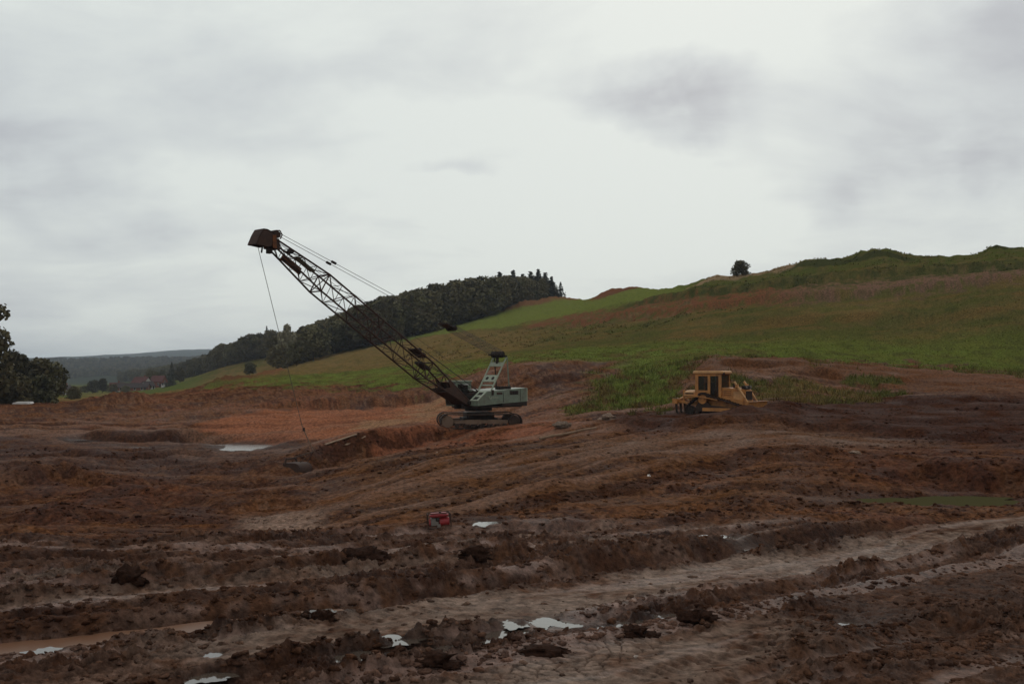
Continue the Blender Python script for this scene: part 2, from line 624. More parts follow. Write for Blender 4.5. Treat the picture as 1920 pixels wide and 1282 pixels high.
RED_HI = [(960, 614, 245), (1000, 604, 246), (1100, 585, 230), (1200, 569, 207), (1300, 555, 187), (1400, 545, 174), (1500, 531, 166), (1600, 525, 161), (1700, 515, 158), (1800, 508, 155), (1920, 500, 152), (2700, 450, 155)]
pts_y(*RED_LO)
pts_y(*RED_HI)
SKY_LINE = [(1085, 563, 360), (1105, 559, 330), (1150, 541, 312), (1180, 537, 305), (1215, 537, 290), (1245, 542, 268), (1285, 533, 248), (1310, 524, 238), (1340, 517, 230), (1387, 514, 218), (1425, 513, 212),
            (1455, 502, 209), (1485, 496, 207), (1500, 491, 205), (1530, 488, 203), (1570, 486, 201), (1600, 480, 200), (1625, 471, 199), (1645, 467, 198), (1668, 469, 198), (1690, 475, 198), (1720, 480, 198), (1760, 479, 197),
            (1800, 477, 195), (1840, 473, 193), (1855, 464, 190), (1885, 462, 189), (1920, 462, 187), (2000, 455, 185), (2200, 446, 180), (2700, 425, 175)]
pts_y(*SKY_LINE)
_rh = np.array(RED_HI, float)
for b, y, d in SKY_LINE:
    z = (700 - y) / F * d
    d0 = float(np.interp(b, _rh[:, 0], _rh[:, 2]))
    z0 = (700 - float(np.interp(b, _rh[:, 0], _rh[:, 1]))) / F * d0
    bump = 0.0 if b < 1260 else 0.3
    for t in (0.45, 0.85):
        if b not in (1105, 1215, 1310, 1425, 1500, 1570, 1668, 1720, 1800, 1855) or t > 0.8:
            CTRL.append((b, d0 + (d - d0) * t, z0 + (z - z0) * t - bump))
    if b not in (1105, 1180, 1285, 1340, 1425, 1500, 1570, 1625, 1668, 1720, 1800, 1855):
        CTRL.append((b, d * 1.10, z - 0.012 * d))
        CTRL.append((b, d * 1.45, z - 0.035 * d))
line_z(230, (-800, -5), (-300, -5.5), (0, -6), (250, -5.4), (400, -2.8), (500, -0.5), (600, 2.0), (700, 4.4), (800, 7.2), (880, 9.3))
line_z(300, (-800, -6), (-300, -6.5), (0, -7), (250, -7), (400, -3.5), (500, 0.6), (600, 4.5), (700, 8.4), (800, 11.9), (900, 15.4), (1000, 18.6), (1060, 20.3))
line_z(370, (0, -7.5), (250, -7.6), (400, -3), (500, 2.8), (600, 7.6), (700, 12.8), (800, 17.3), (900, 21.3), (985, 24.9), (1040, 26.6))
line_z(480, (-800, -8), (-300, -8.5), (0, -8.5), (250, -8.3), (320, -6), (400, 1.5), (500, 8), (600, 13.5), (700, 18.5), (800, 23.5), (900, 27), (1000, 29), (1120, 26))
line_z(650, (0, -9), (250, -8.5), (350, -3), (450, 4), (600, 14), (900, 18), (1200, 8))
line_z(900, (-800, -9), (0, -9), (250, -8), (450, 4), (900, 6), (1300, 0), (1900, 0), (2700, 0))
line_z(1400, (-800, -4), (-300, -8), (0, -9), (150, -8), (300, -4), (450, 4), (960, 0), (1900, 0), (2700, 0))
line_z(1900, (-800, 14), (-300, 15), (0, 16), (150, 17), (300, 20), (450, 24), (700, 20), (1200, 20), (1900, 20), (2700, 20))
line_z(2600, (-800, 15), (0, 16), (200, 18), (400, 22), (900, 20), (2000, 20), (2700, 20))
line_z(5000, (-800, 60), (0, 66), (200, 74), (275, 90), (320, 108), (355, 121), (385, 112), (430, 100), (520, 95), (900, 60), (2000, 50), (2700, 50))
line_z(5700, (-800, 30), (300, 60), (960, 30), (2700, 30))

_c = np.array(CTRL)
_cu = (_c[:, 0] - 960) / F * 2.2
_cv = np.log(_c[:, 1])
_cg = _c[:, 2] / np.sqrt(_c[:, 1])


def _tps_fit():
    n = len(_c)
    d2 = (_cu[:, None] - _cu[None]) ** 2 + (_cv[:, None] - _cv[None]) ** 2
    K = 0.5 * d2 * np.log(d2 + 1e-12)
    K[np.arange(n), np.arange(n)] = 2e-5
    P = np.stack([np.ones(n), _cu, _cv], 1)
    A = np.zeros((n + 3, n + 3))
    A[:n, :n] = K
    A[:n, n:] = P
    A[n:, :n] = P.T
    return np.linalg.solve(A, np.concatenate([_cg, np.zeros(3)]))


_w = _tps_fit()


def plan(X, Y):
    """bearing (as a photo column) and depth of a ground point; all round the camera"""
    a = np.arctan2(X, Y)
    r = np.hypot(X, Y)
    inside = np.abs(a) <= math.pi / 4
    d = np.where(inside, Y, r / math.sqrt(2))
    px = 960 + F * np.tan(np.clip(a, -math.pi / 4, math.pi / 4))
    return px, np.maximum(d, 1.0), a


def base_height(X, Y):
    shp = np.shape(X)
    X, Y = np.atleast_1d(np.asarray(X, float)).ravel(), np.atleast_1d(np.asarray(Y, float)).ravel()
    px, d, a = plan(X, Y)
    u = np.clip((px - 960) / F, -0.95, 0.95) * 2.2
    v = np.log(d)
    z = np.empty(len(X))
    for i in range(0, len(X), 40000):
        s = slice(i, i + 40000)
        d2 = (u[s, None] - _cu[None]) ** 2 + (v[s, None] - _cv[None]) ** 2
        z[s] = (0.5 * d2 * np.log(d2 + 1e-12)) @ _w[:-3] + _w[-3] + _w[-2] * u[s] + _w[-1] * v[s]
    z *= np.sqrt(d)
    back = sstep(0.8, 1.5, np.abs(a))
    z = z * (1 - back) + (-4.3 - 0.002 * d) * back
    return z.reshape(shp)


def interp(b, pairs):
    p = np.array(pairs, float)
    return np.interp(b, p[:, 0], p[:, 1])


# ruts of the near haul tracks: they run up to the right; across-track distance q
RUTS = [(12.9, 0.42, 0.13), (17.0, 0.50, 0.34), (18.9, 0.3, 0.16), (21.2, 0.38, 0.24), (23.2, 0.3, 0.13), (25.3, 0.4, 0.18), (27.6, 0.35, 0.12), (9.0, 0.35, 0.08)]


def rut_q(X, Y):
    return -0.6 * X + 0.8 * Y + 0.55 * perlin(X * 0.14 + 3, Y * 0.14) + 0.14 * perlin(X * 0.6, Y * 0.6)


PUDDLES = []          # (x, y, radius_x, radius_y, depth, level), filled below


def flat_mask(X, Y, d):
    """the driven, drying, cracked strips between the ruts"""
    q = rut_q(X, Y)
    n = 0.6 * fbm(X * 0.35 + 9, Y * 0.35, 3)
    px = 960 + F * X / np.maximum(Y, 1)
    m = sstep(13.5, 14.0, q + n * 0.5) * (1 - sstep(15.7, 16.3, q + n)) * sstep(-7, -3.5, X)
    m2 = (1 - sstep(11.2, 11.9, q + n * 1.4)) * (1 - 0.9 * sstep(1380, 1560, px + 120 * n))
    m3 = 0.6 * (sstep(19.4, 19.8, q + n * 0.4) * (1 - sstep(20.3, 20.8, q + n * 0.4)))
    m4 = 0.55 * (sstep(21.9, 22.2, q + n * 0.4) * (1 - sstep(22.5, 22.9, q + n * 0.4)))
    return np.clip(m + m2 + m3 + m4, 0, 1) * (1 - sstep(30, 36, d))


def drag_lines(X, Y, px, d):
    """streaks left by tracks and blade: along the haul ruts near the camera, up the slope to the crane, level on the right"""
    q = rut_q(X, Y)
    t = 0.8 * X + 0.6 * Y
    n1 = fbm(q * 0.95 + 5, t * 0.08, 3, 0.6)
    q2 = 0.985 * Y - 0.17 * X + 0.5 * perlin(X * 0.1, Y * 0.1)
    n2 = fbm(q2 * 0.75 + 9, X * 0.06, 3, 0.6)
    w = sstep(20, 25, d) * (1 - sstep(30, 34, d)) * (1 - sstep(1100, 1500, px))
    n1 = n1 * (1 - w) + n2 * w
    q3 = 0.66 * X - 0.75 * Y + 0.9 * perlin(X * 0.07 + 2, Y * 0.07)
    n3 = fbm(q3 * 0.55, (0.75 * X + 0.66 * Y) * 0.05 + 3, 3, 0.6)
    q4 = Y + 0.06 * X + 1.2 * perlin(X * 0.05, Y * 0.05 + 4)
    n4 = fbm(q4 * 0.45 + 2, X * 0.04, 3, 0.6)
    r = sstep(1150, 1500, px)
    l = 1 - sstep(480, 640, px)
    n3 = n3 * (1 - r) * (1 - l) + n4 * (r + l * (1 - r))
    m = sstep(30, 34, d)
    return n1 * (1 - m) + n3 * m


def relief(X, Y, z0, px, d):
    z = np.zeros_like(X)
    mud = 1 - grass_mask(X, Y, px, d)
    # the near haul tracks
    i = np.nonzero(d < 34)[0]
    if len(i):
        x, y = X[i], Y[i]
        near = 1 - sstep(28, 34, d[i])
        flat = flat_mask(x, y, d[i])
        q = rut_q(x, y)
        s = np.zeros_like(x)
        # ruts with thrown-up shoulders
        for c, w, dep in RUTS:
            e = (q - c)
            fade = sstep(-0.55, 0.1, perlin(x * 0.09 + c, y * 0.09 - c) + (0.8 if c in (17.0, 12.9) else 0.1))
            sh = 0.62 if c != 17.0 else np.where(e < 0, 0.10, 0.55)
            s += fade * (-dep * np.exp(-(e / w) ** 4) + sh * dep * np.exp(-((np.abs(e) - w * 1.7) / (0.5 * w)) ** 2))
        band_ = sstep(0.05, 0.4, drag_lines(x, y, px[i], d[i]))
        # prints of crawler shoes along the driven lanes
        tt = 0.8 * x + 0.6 * y + 0.1 * perlin(x * 0.8, y * 0.8)
        shoe = np.tanh(3.0 * np.sin(tt * 2 * np.pi / 0.24))
        for c in (14.5, 15.6, 18.9, 20.3, 22.4, 24.2, 26.4, 10.3):
            lane = np.exp(-((q - c) / 0.26) ** 4) * sstep(-0.15, 0.25, perlin(x * 0.22 + c, y * 0.22))
            s += lane * (0.022 * shoe - 0.02)
        rough = (1 - 0.95 * flat) * (1 - 0.8 * band_) * (1 - 0.85 * np.exp(-((q - 17.0) / 0.75) ** 4))
        lum = np.clip(billow(x * 1.15, y * 1.15, 5, 0.6) - 0.1, -0.6, 3)
        patch = sstep(-0.35, 0.45, fbm(x * 0.22 + 40, y * 0.22, 3))
        s += rough * lum * (0.035 + 0.085 * patch)
        s += rough * 0.035 * np.clip(billow(x * 3.1 + 7, y * 3.1, 3, 0.6), -0.6, 3) * (0.4 + 0.8 * patch)
        s += rough * 0.065 * fbm(x * 5.0, y * 5.0, 4, 0.7) * (0.4 + 0.9 * patch)
        s += 0.05 * fbm(x * 0.5, y * 0.5 + 7, 3)
        z[i] += near * s
    # dug and trampled ground in the middle distance
    i = np.nonzero((d > 28) & (d < 150))[0]
    if len(i):
        x, y, p, dd = X[i], Y[i], px[i], d[i]
        mid = sstep(28, 34, dd) * (1 - sstep(110, 150, dd)) * mud[i]
        pat2 = sstep(-0.3, 0.5, fbm(x * 0.10 + 4, y * 0.10 + 12, 3))
        dl = drag_lines(x, y, p, dd)
        clod = sstep(0.15, -0.25, dl) if False else 1 - sstep(-0.25, 0.15, dl)
        s = mid * (0.16 * fbm(x * 0.2, y * 0.2, 3) + 0.17 * dl + (0.012 + 0.09 * pat2 * clod) * np.clip(billow(x * 0.6, y * 0.6, 4, 0.5) - 0.1, -0.5, 3))
        s += mid * (0.012 + 0.03 * clod) * fbm(x * 2.6, y * 2.6, 3, 0.6)
        # slumped ground in the pit
        pit = (1 - sstep(480, 640, p)) * sstep(34, 40, dd) * (1 - sstep(95, 120, dd))
        s += pit * 0.16 * fbm(x * 0.25, y * 0.5, 3)
        z[i] += s
    # hillside
    i = np.nonzero((d > 70) & (d < 620))[0]
    if len(i):
        x, y = X[i], Y[i]
        hill = sstep(75, 105, d[i]) * (1 - sstep(420, 600, d[i]))
        gr = 1 - mud[i]
        z[i] += gr * hill * ((0.28 + 0.2 * sstep(140, 180, d[i])) * fbm(x * 0.12, y * 0.12, 4) + (0.12 + 0.12 * sstep(140, 180, d[i])) * fbm(x * 0.6, y * 0.6, 3))
        z[i] += hill * (1 - gr) * 0.22 * fbm(x * 0.3 + 5, y * 0.3, 4)
    z += scarp_relief(X, Y)
    # heaps
    for hx, hd, sx, sy, hh in HEAPS:
        cx = (hx - 960) / F * hd
        k = np.nonzero((np.abs(X - cx) < 3 * sx) & (np.abs(Y - hd) < 3 * sy))[0]
        if len(k):
            xs, ys = X[k], Y[k]
            z[k] += hh * np.exp(-((xs - cx) / sx) ** 2 - ((ys - hd) / sy) ** 2) * (1 + 0.25 * fbm(xs * 0.8, ys * 0.8, 3))
    i = np.nonzero(d > 700)[0]
    if len(i):
        x, y = X[i], Y[i]
        z[i] += sstep(700, 1200, d[i]) * (1 - sstep(3000, 4500, d[i])) * 5.0 * fbm(x * 0.004, y * 0.004, 4)
        z[i] += sstep(3500, 4600, d[i]) * 5.0 * fbm(x * 0.003, y * 0.003, 4)
    for hx, hy, rx, ry, dep, lev in PUDDLES:
        i = np.nonzero((np.abs(X - hx) < 3 * rx) & (np.abs(Y - hy) < 3 * ry))[0]
        if len(i):
            k = np.exp(-(((X[i] - hx) / rx) ** 2 + ((Y[i] - hy) / ry) ** 2) ** 1.5)
            z[i] = z[i] * (1 - (0.4 if rx <= 0.8 else 0.78 if rx < 3 else 0.5) * k) - dep * k
    return z


HEAPS = [(1000, 95, 2.6, 2.2, 1.2), (960, 90, 2.0, 1.6, 0.6), (1455, 63.6, 1.5, 1.0, 0.75), (1400, 62.4, 1.5, 1.1, 0.55), (1480, 67, 2.2, 1.6, 0.5), (1430, 60, 4, 1.6, 0.25),
         (985, 345, 7, 5, 2.0), (1040, 352, 8, 5, 1.7), (965, 340, 6, 5, 1.0),
         (205, 118, 5.5, 4, 0.95), (240, 122, 4.5, 4, 1.0), (160, 112, 4, 3, 0.5), (300, 112, 5, 3, 0.45),
         (432, 165, 6, 5, 1.5), (505, 190, 4, 4, 1.3), (470, 150, 5, 3, 0.5), (540, 118, 5, 3, 0.6), (620, 112, 6, 3, 0.5), (700, 110, 5, 2.5, 0.4),
         (120, 41, 2.2, 1.2, 0.45), (40, 52, 4, 2.5, 0.9), (150, 60, 4, 2, 0.7), (330, 62, 4, 1.5, 0.45), (260, 48, 3.4, 1.5, 0.55),
          (60, 33.5, 2.0, 1.2, 0.5),
         (900, 24.2, 0.9, 0.35, 0.20), (680, 23.6, 0.8, 0.35, 0.22), (780, 23.9, 0.8, 0.35, 0.15), (1000, 24.4, 1.2, 0.4, 0.14),
         (1700, 44, 4.0, 2.0, 0.35), (1870, 41, 3.0, 1.8, 0.5), (1560, 40, 2.6, 1.6, 0.3), (1060, 38, 3, 1.6, 0.25), (1200, 45, 4, 1.4, 0.3)]


GRASS_EDGE = [(-900, 175), (-300, 170), (0, 165), (110, 172), (190, 215), (250, 235), (330, 190), (400, 152), (470, 142), (560, 128), (700, 120), (790, 116), (860, 113), (900, 112), (950, 108), (990, 100),
              (1030, 74), (1110, 73.5), (1180, 73), (1240, 74), (1262, 78), (1285, 87), (1330, 98), (1450, 98), (1530, 96), (1620, 97), (1750, 96), (1850, 93), (1930, 90), (2700, 86)]


# cut edges: a line of (bearing, depth) points, drop in metres, width of the face, how far the step dies out behind and before it
SCARPS = [([(860, 68.3), (800, 65.5), (740, 63), (680, 61), (620, 60), (575, 57.5), (530, 54)], 2.0, 0.65, 6.0),
          ([(395, 84), (330, 80), (240, 80), (150, 82)], 1.2, 0.4, 4.0),
          ([(400, 66), (340, 67), (230, 64.5), (120, 67), (0, 64)], 1.1, 0.4, 4.0),
          ([(250, 50), (130, 52), (0, 49)], 0.8, 0.4, 3.0),
          ([(600, 45), (450, 44), (300, 46.5)], 0.5, 0.35, 3.0),
          ([(1325, 90), (1400, 90.5), (1480, 89.5), (1560, 86), (1620, 82), (1700, 78.5)], 0.8, 0.4, 5.0),
          ([(1120, 63.5), (1250, 60.5), (1400, 58.5), (1560, 58), (1750, 55), (2000, 51)], 0.55, 0.5, 4.0),
          ([(1700, 42), (1800, 40), (1950, 38.5)], 0.8, 0.5, 3.0),
          ([(-120, 30.6), (150, 30.8), (400, 30.4), (640, 30.3), (850, 30.6), (1050, 30.2), (1250, 30.8)], 0.42, 0.25, 1.6),
          ([(480, 107), (560, 106.5), (700, 107.5), (800, 108), (860, 106)], 1.0, 0.5, 4.0),
          ([(880, 99), (940, 100), (1000, 98), (1055, 96)], 1.4, 0.7, 5.0),
          ([(1350, 47), (1440, 44.2), (1520, 44.4), (1590, 47)], 0.6, 0.5, 3.5),
          ([(1010, 224), (1100, 207), (1200, 184), (1300, 167), (1400, 157), (1500, 149), (1600, 147), (1700, 143), (1800, 142), (1920, 139), (2100, 138)], 1.6, 0.9, 7.0),
          ([(1120, 232), (1200, 212), (1300, 191), (1400, 178), (1500, 170), (1600, 165), (1700, 162), (1800, 159), (1920, 156), (2100, 154)], 2.0, 1.0, 8.0),
          ([(1330, 142), (1450, 136), (1600, 131), (1750, 127), (1920, 121)], 1.2, 1.0, 6.0),
          ([(1480, 190), (1600, 183), (1720, 182)], 1.2, 1.0, 6.0),
          ([(1080, 116), (1250, 112), (1400, 108), (1600, 106)], 0.6, 0.6, 4.0),
          ([(960, 38), (1080, 39.5), (1200, 38.2), (1320, 39)], 0.35, 0.3, 2.0)]


def scarp_relief(X, Y):
    z = np.zeros_like(X)
    for pts, drop, w, L in SCARPS:
        P = np.array([((b - 960) / F * e, e) for b, e in pts])
        i = np.nonzero((X > P[:, 0].min() - 4 * L) & (X < P[:, 0].max() + 4 * L) & (Y > P[:, 1].min() - 4 * L) & (Y < P[:, 1].max() + 4 * L))[0]
        if not len(i):
            continue
        x, y = X[i], Y[i]
        best = np.full(len(i), 1e9)
        sd = np.zeros(len(i))
        end = np.zeros(len(i))
        tot = len(P) - 1
        for k in range(tot):
            a, b = P[k], P[k + 1]
            v = b - a
            l2 = v @ v
            t = np.clip(((x - a[0]) * v[0] + (y - a[1]) * v[1]) / l2, 0, 1)
            dx, dy = x - a[0] - t * v[0], y - a[1] - t * v[1]
            dist = np.hypot(dx, dy)
            m = dist < best
            nx, ny = -v[1], v[0]
            if ny < 0:
                nx, ny = -nx, -ny
            sg = np.where(dx * nx + dy * ny >= 0, 1.0, -1.0)
            best = np.where(m, dist, best)
            sd = np.where(m, sg * dist, sd)
            end = np.where(m, (k + t) / tot, end)
        sd = sd + 0.55 * fbm(x * 0.45, y * 0.45 + 3, 3) + 0.18 * fbm(x * 2.2, y * 2.2, 2)
        taper = sstep(0.0, 0.14, end) * (1 - sstep(0.86, 1.0, end))
        z[i] += 0.5 * drop * np.tanh(sd / w) * np.exp(-np.abs(sd) / L) * taper * (0.85 + 0.35 * fbm(x * 0.2, y * 0.2 + 30, 2))
    return z


def grass_mask(X, Y, px, d):
    n = 0.10 * fbm(X * 0.3, Y * 0.3 + 3, 3) + 0.03 * fbm(X * 1.4, Y * 1.4, 2)
    e = np.log(interp(px, GRASS_EDGE))
    l = np.log(d) + n
    g = sstep(-0.015, 0.025, l - e)
    # weed patches on the bank right of the bulldozer
    for wx, wd, sx, sy in ((1520, 72, 3.0, 2.0), (1580, 73, 3.0, 1.8), (1470, 76, 2.2, 3.2), (1505, 80, 2.2, 3.6), (1650, 76, 2.4, 2.2), (1450, 73, 1.4, 1.6), (1640, 83, 2.4, 2.2), (1410, 79, 1.8, 2.6), (1300, 79, 2.0, 3.0), (1350, 83, 1.8, 2.6), (1560, 78, 2.0, 2.4)):
        cx = (wx - 960) / F * wd
        r2 = ((X - cx) / sx) ** 2 + ((Y - wd) / sy) ** 2
        g = np.maximum(g, sstep(0.25, 0.6, np.exp(-r2) * (1 + 0.9 * fbm(X * 0.9, Y * 0.9, 3))))
    # bare shoulder of the bank between crane and weeds, its edge running up to the right
    bare = 1 - sstep(-28, 28, px - (1058 + (d - 74) * 3.4) + 55 * fbm(X * 0.25 + 8, Y * 0.25, 3))
    g = g * (1 - bare * sstep(870, 900, px) * (1 - sstep(103, 107, d)))
    return np.clip(g, 0, 1)


def height(X, Y):
    X, Y = np.asarray(X, float), np.asarray(Y, float)
    shp = X.shape
    X, Y = np.atleast_1d(X).ravel(), np.atleast_1d(Y).ravel()
    px, d, a = plan(X, Y)
    z0 = base_height(X, Y)
    return (z0 + relief(X, Y, z0, px, d)).reshape(shp)


def hit(px, py, lo=9.0, hi=900.0, n=500, smooth=False):
    """where the line of sight through a photo point first meets the ground"""
    ds = np.geomspace(lo, hi, n)
    X = (px - 960) / F * ds
    Z = (700 - py) / F * ds
    h = base_height(X, ds) if smooth else height(X, ds)
    k = np.argmax(h >= Z)
    k = max(k, 1)
    t = (Z[k - 1] - h[k - 1]) / ((Z[k - 1] - h[k - 1]) - (Z[k] - h[k]) + 1e-9)
    d = ds[k - 1] + (ds[k] - ds[k - 1]) * t
    return Vector(((px - 960) / F * d, d, (700 - py) / F * d))


def ground_at(x, y):
    return float(height(np.array([x]), np.array([y]))[0])


# puddles: position in the photo, half-width and half-depth in metres
for ppx, ppy, rx, ry, dep in ((650, 1232, 0.34, 0.42, 0.10), (742, 1207, 0.42, 0.34, 0.10), (800, 1222, 0.5, 0.36, 0.10), (845, 1210, 0.3, 0.45, 0.10), (945, 1186, 0.42, 0.55, 0.10), (1036, 1161, 0.50, 0.42, 0.11),
                              (1148, 1168, 0.36, 0.34, 0.09), (1228, 1158, 0.42, 0.30, 0.09), (390, 1275, 0.34, 0.30, 0.09), (600, 1152, 0.36, 0.5, 0.10), (628, 1147, 0.3, 0.34, 0.09), (672, 1143, 0.32, 0.36, 0.08),
                              (920, 985, 0.62, 0.8, 0.09), (872, 1110, 0.30, 0.36, 0.07), (940, 1100, 0.34, 0.36, 0.07), (1030, 1085, 0.30, 0.36, 0.06), (1350, 1012, 0.7, 0.5, 0.07), (1430, 1020, 0.9, 0.6, 0.07),
                              (1590, 1165, 0.25, 0.25, 0.07), (770, 1214, 0.3, 0.3, 0.08), (700, 1228, 0.25, 0.3, 0.08), (965, 1174, 0.25, 0.3, 0.08), (1010, 1168, 0.25, 0.3, 0.08), (1175, 1160, 0.25, 0.25, 0.08), (1205, 1166, 0.25, 0.22, 0.08), (1250, 1150, 0.3, 0.25, 0.08), (400, 1228, 0.2, 0.25, 0.06), (80, 1225, 0.3, 0.3, 0.05),
                              (470, 836, 2.0, 3.4, 0.30), (416, 828, 0.9, 1.2, 0.2), (446, 849, 0.9, 0.9, 0.2), (260, 836, 1.4, 0.8, 0.12), (150, 822, 1.2, 0.7, 0.1)):
    p = hit(ppx, ppy, smooth=True)
    k = 1.0 if rx > 0.8 else 0.85
    PUDDLES.append((p.x, p.y, rx * k, ry * k, dep * 1.15, p.z - (0.1 if rx > 0.8 else 0.42) * dep))
POND = hit(1760, 932, smooth=True)
PUDDLES.append((POND.x, POND.y, 3.2, 1.3, 0.30, POND.z - 0.12))


def build_ground():
    inner = np.arange(-130, 2051, 2.5)
    left = -130 - np.geomspace(3, 777, 34)[::-1]
    right = 2050.6 + np.geomspace(3, 776, 34)
    cols = np.concatenate([[-907], left[1:], inner, right[:-1], [2827]])
    ang = np.arctan((cols - 960) / F)
    back = np.linspace(math.pi / 4, 2 * math.pi - math.pi / 4, 40)[1:-1]
    rows = np.concatenate([np.geomspace(1.5, 10, 14)[:-1], np.geomspace(10, 27, 380)[:-1], np.geomspace(27, 95, 300)[:-1], np.geomspace(95, 260, 130)[:-1], np.geomspace(260, 520, 46)[:-1], np.geomspace(520, 5700, 62)])
    nr, nc1, nc2 = len(rows), len(cols), len(back)
    X = np.empty((nr, nc1 + nc2))
    Y = np.empty_like(X)
    X[:, :nc1] = rows[:, None] * np.tan(ang)[None]
    Y[:, :nc1] = rows[:, None]
    r = rows * math.sqrt(2)
    X[:, nc1:] = r[:, None] * np.sin(back)[None]
    Y[:, nc1:] = r[:, None] * np.cos(back)[None]
    nc = nc1 + nc2
    Xf, Yf = X.ravel(), Y.ravel()
    px, d, a = plan(Xf, Yf)
    # the smooth base varies slowly: fit it on every fourth row and sixth column of the forward fan and interpolate between
    ri = np.unique(np.concatenate([np.arange(0, nr, 4), [nr - 1]]))
    ci = np.unique(np.concatenate([np.arange(0, nc1, 6), [nc1 - 1]]))
    sub = base_height(X[np.ix_(ri, ci)], Y[np.ix_(ri, ci)])
    tmp = np.stack([np.interp(cols, cols[ci], row) for row in sub])
    lr = np.log(rows)
    k = np.clip(np.searchsorted(ri, np.arange(nr), side='right') - 1, 0, len(ri) - 2)
    t = ((lr - lr[ri[k]]) / (lr[ri[k + 1]] - lr[ri[k]]))[:, None]
    Z0 = np.empty_like(X)
    Z0[:, :nc1] = tmp[k] * (1 - t) + tmp[k + 1] * t
    Z0[:, nc1:] = base_height(X[:, nc1:], Y[:, nc1:])
    z0 = Z0.ravel()
    z = z0 + relief(Xf, Yf, z0, px, d)
    colr, wet, crack = soil_colour(Xf, Yf, z - z0, px, d)
    z -= crack
    V = np.stack([Xf, Yf, z], 1)
    i = np.arange(nr - 1)[:, None] * nc
    j = np.arange(nc)[None]
    jn = (j + 1) % nc
    q = np.stack([i + j, i + nc + j, i + nc + jn, i + jn], -1).reshape(-1, 4)
    # drop rows of a fan that closes at the camera's feet: one small cap
    V = np.concatenate([V, [[0, 0, -4.1]]])
    k = len(V) - 1
    cap = np.stack([np.full(nc, k), np.arange(nc), (np.arange(nc) + 1) % nc, np.full(nc, k)], 1)[:0]
    C = np.concatenate([np.concatenate([colr, wet[:, None]], 1), [[0.1, 0.06, 0.04, 0.2]]])
    o = np_mesh('ground', V[:-1], q[:, ::-1], M['ground'], C[:-1], smooth=True)
    tag(o, kind='structure')
    return o


C_MUD = np.array([0.088, 0.0395, 0.0215])
C_MUD_D = np.array([0.037, 0.015, 0.0086])
C_FLAT = np.array([0.195, 0.134, 0.102])
C_BROWN = np.array([0.118, 0.053, 0.0245])
C_RED = np.array([0.2, 0.073, 0.036])
C_SAND = np.array([0.26, 0.165, 0.09])
C_GREEN = np.array([0.085, 0.097, 0.02])
C_GREEN_B = np.array([0.125, 0.145, 0.033])
C_OLIVE = np.array([0.092, 0.074, 0.023])
C_DRY = np.array([0.175, 0.105, 0.04])
C_SCRUB = np.array([0.046, 0.046, 0.0145])
C_PLUM = np.array([0.16, 0.103, 0.08])


def band(px, d, lo, hi, soft=0.03):
    l = np.log(d)
    return sstep(-soft, soft, l - np.log(interp(px, lo))) * (1 - sstep(-soft, soft, l - np.log(interp(px, hi))))


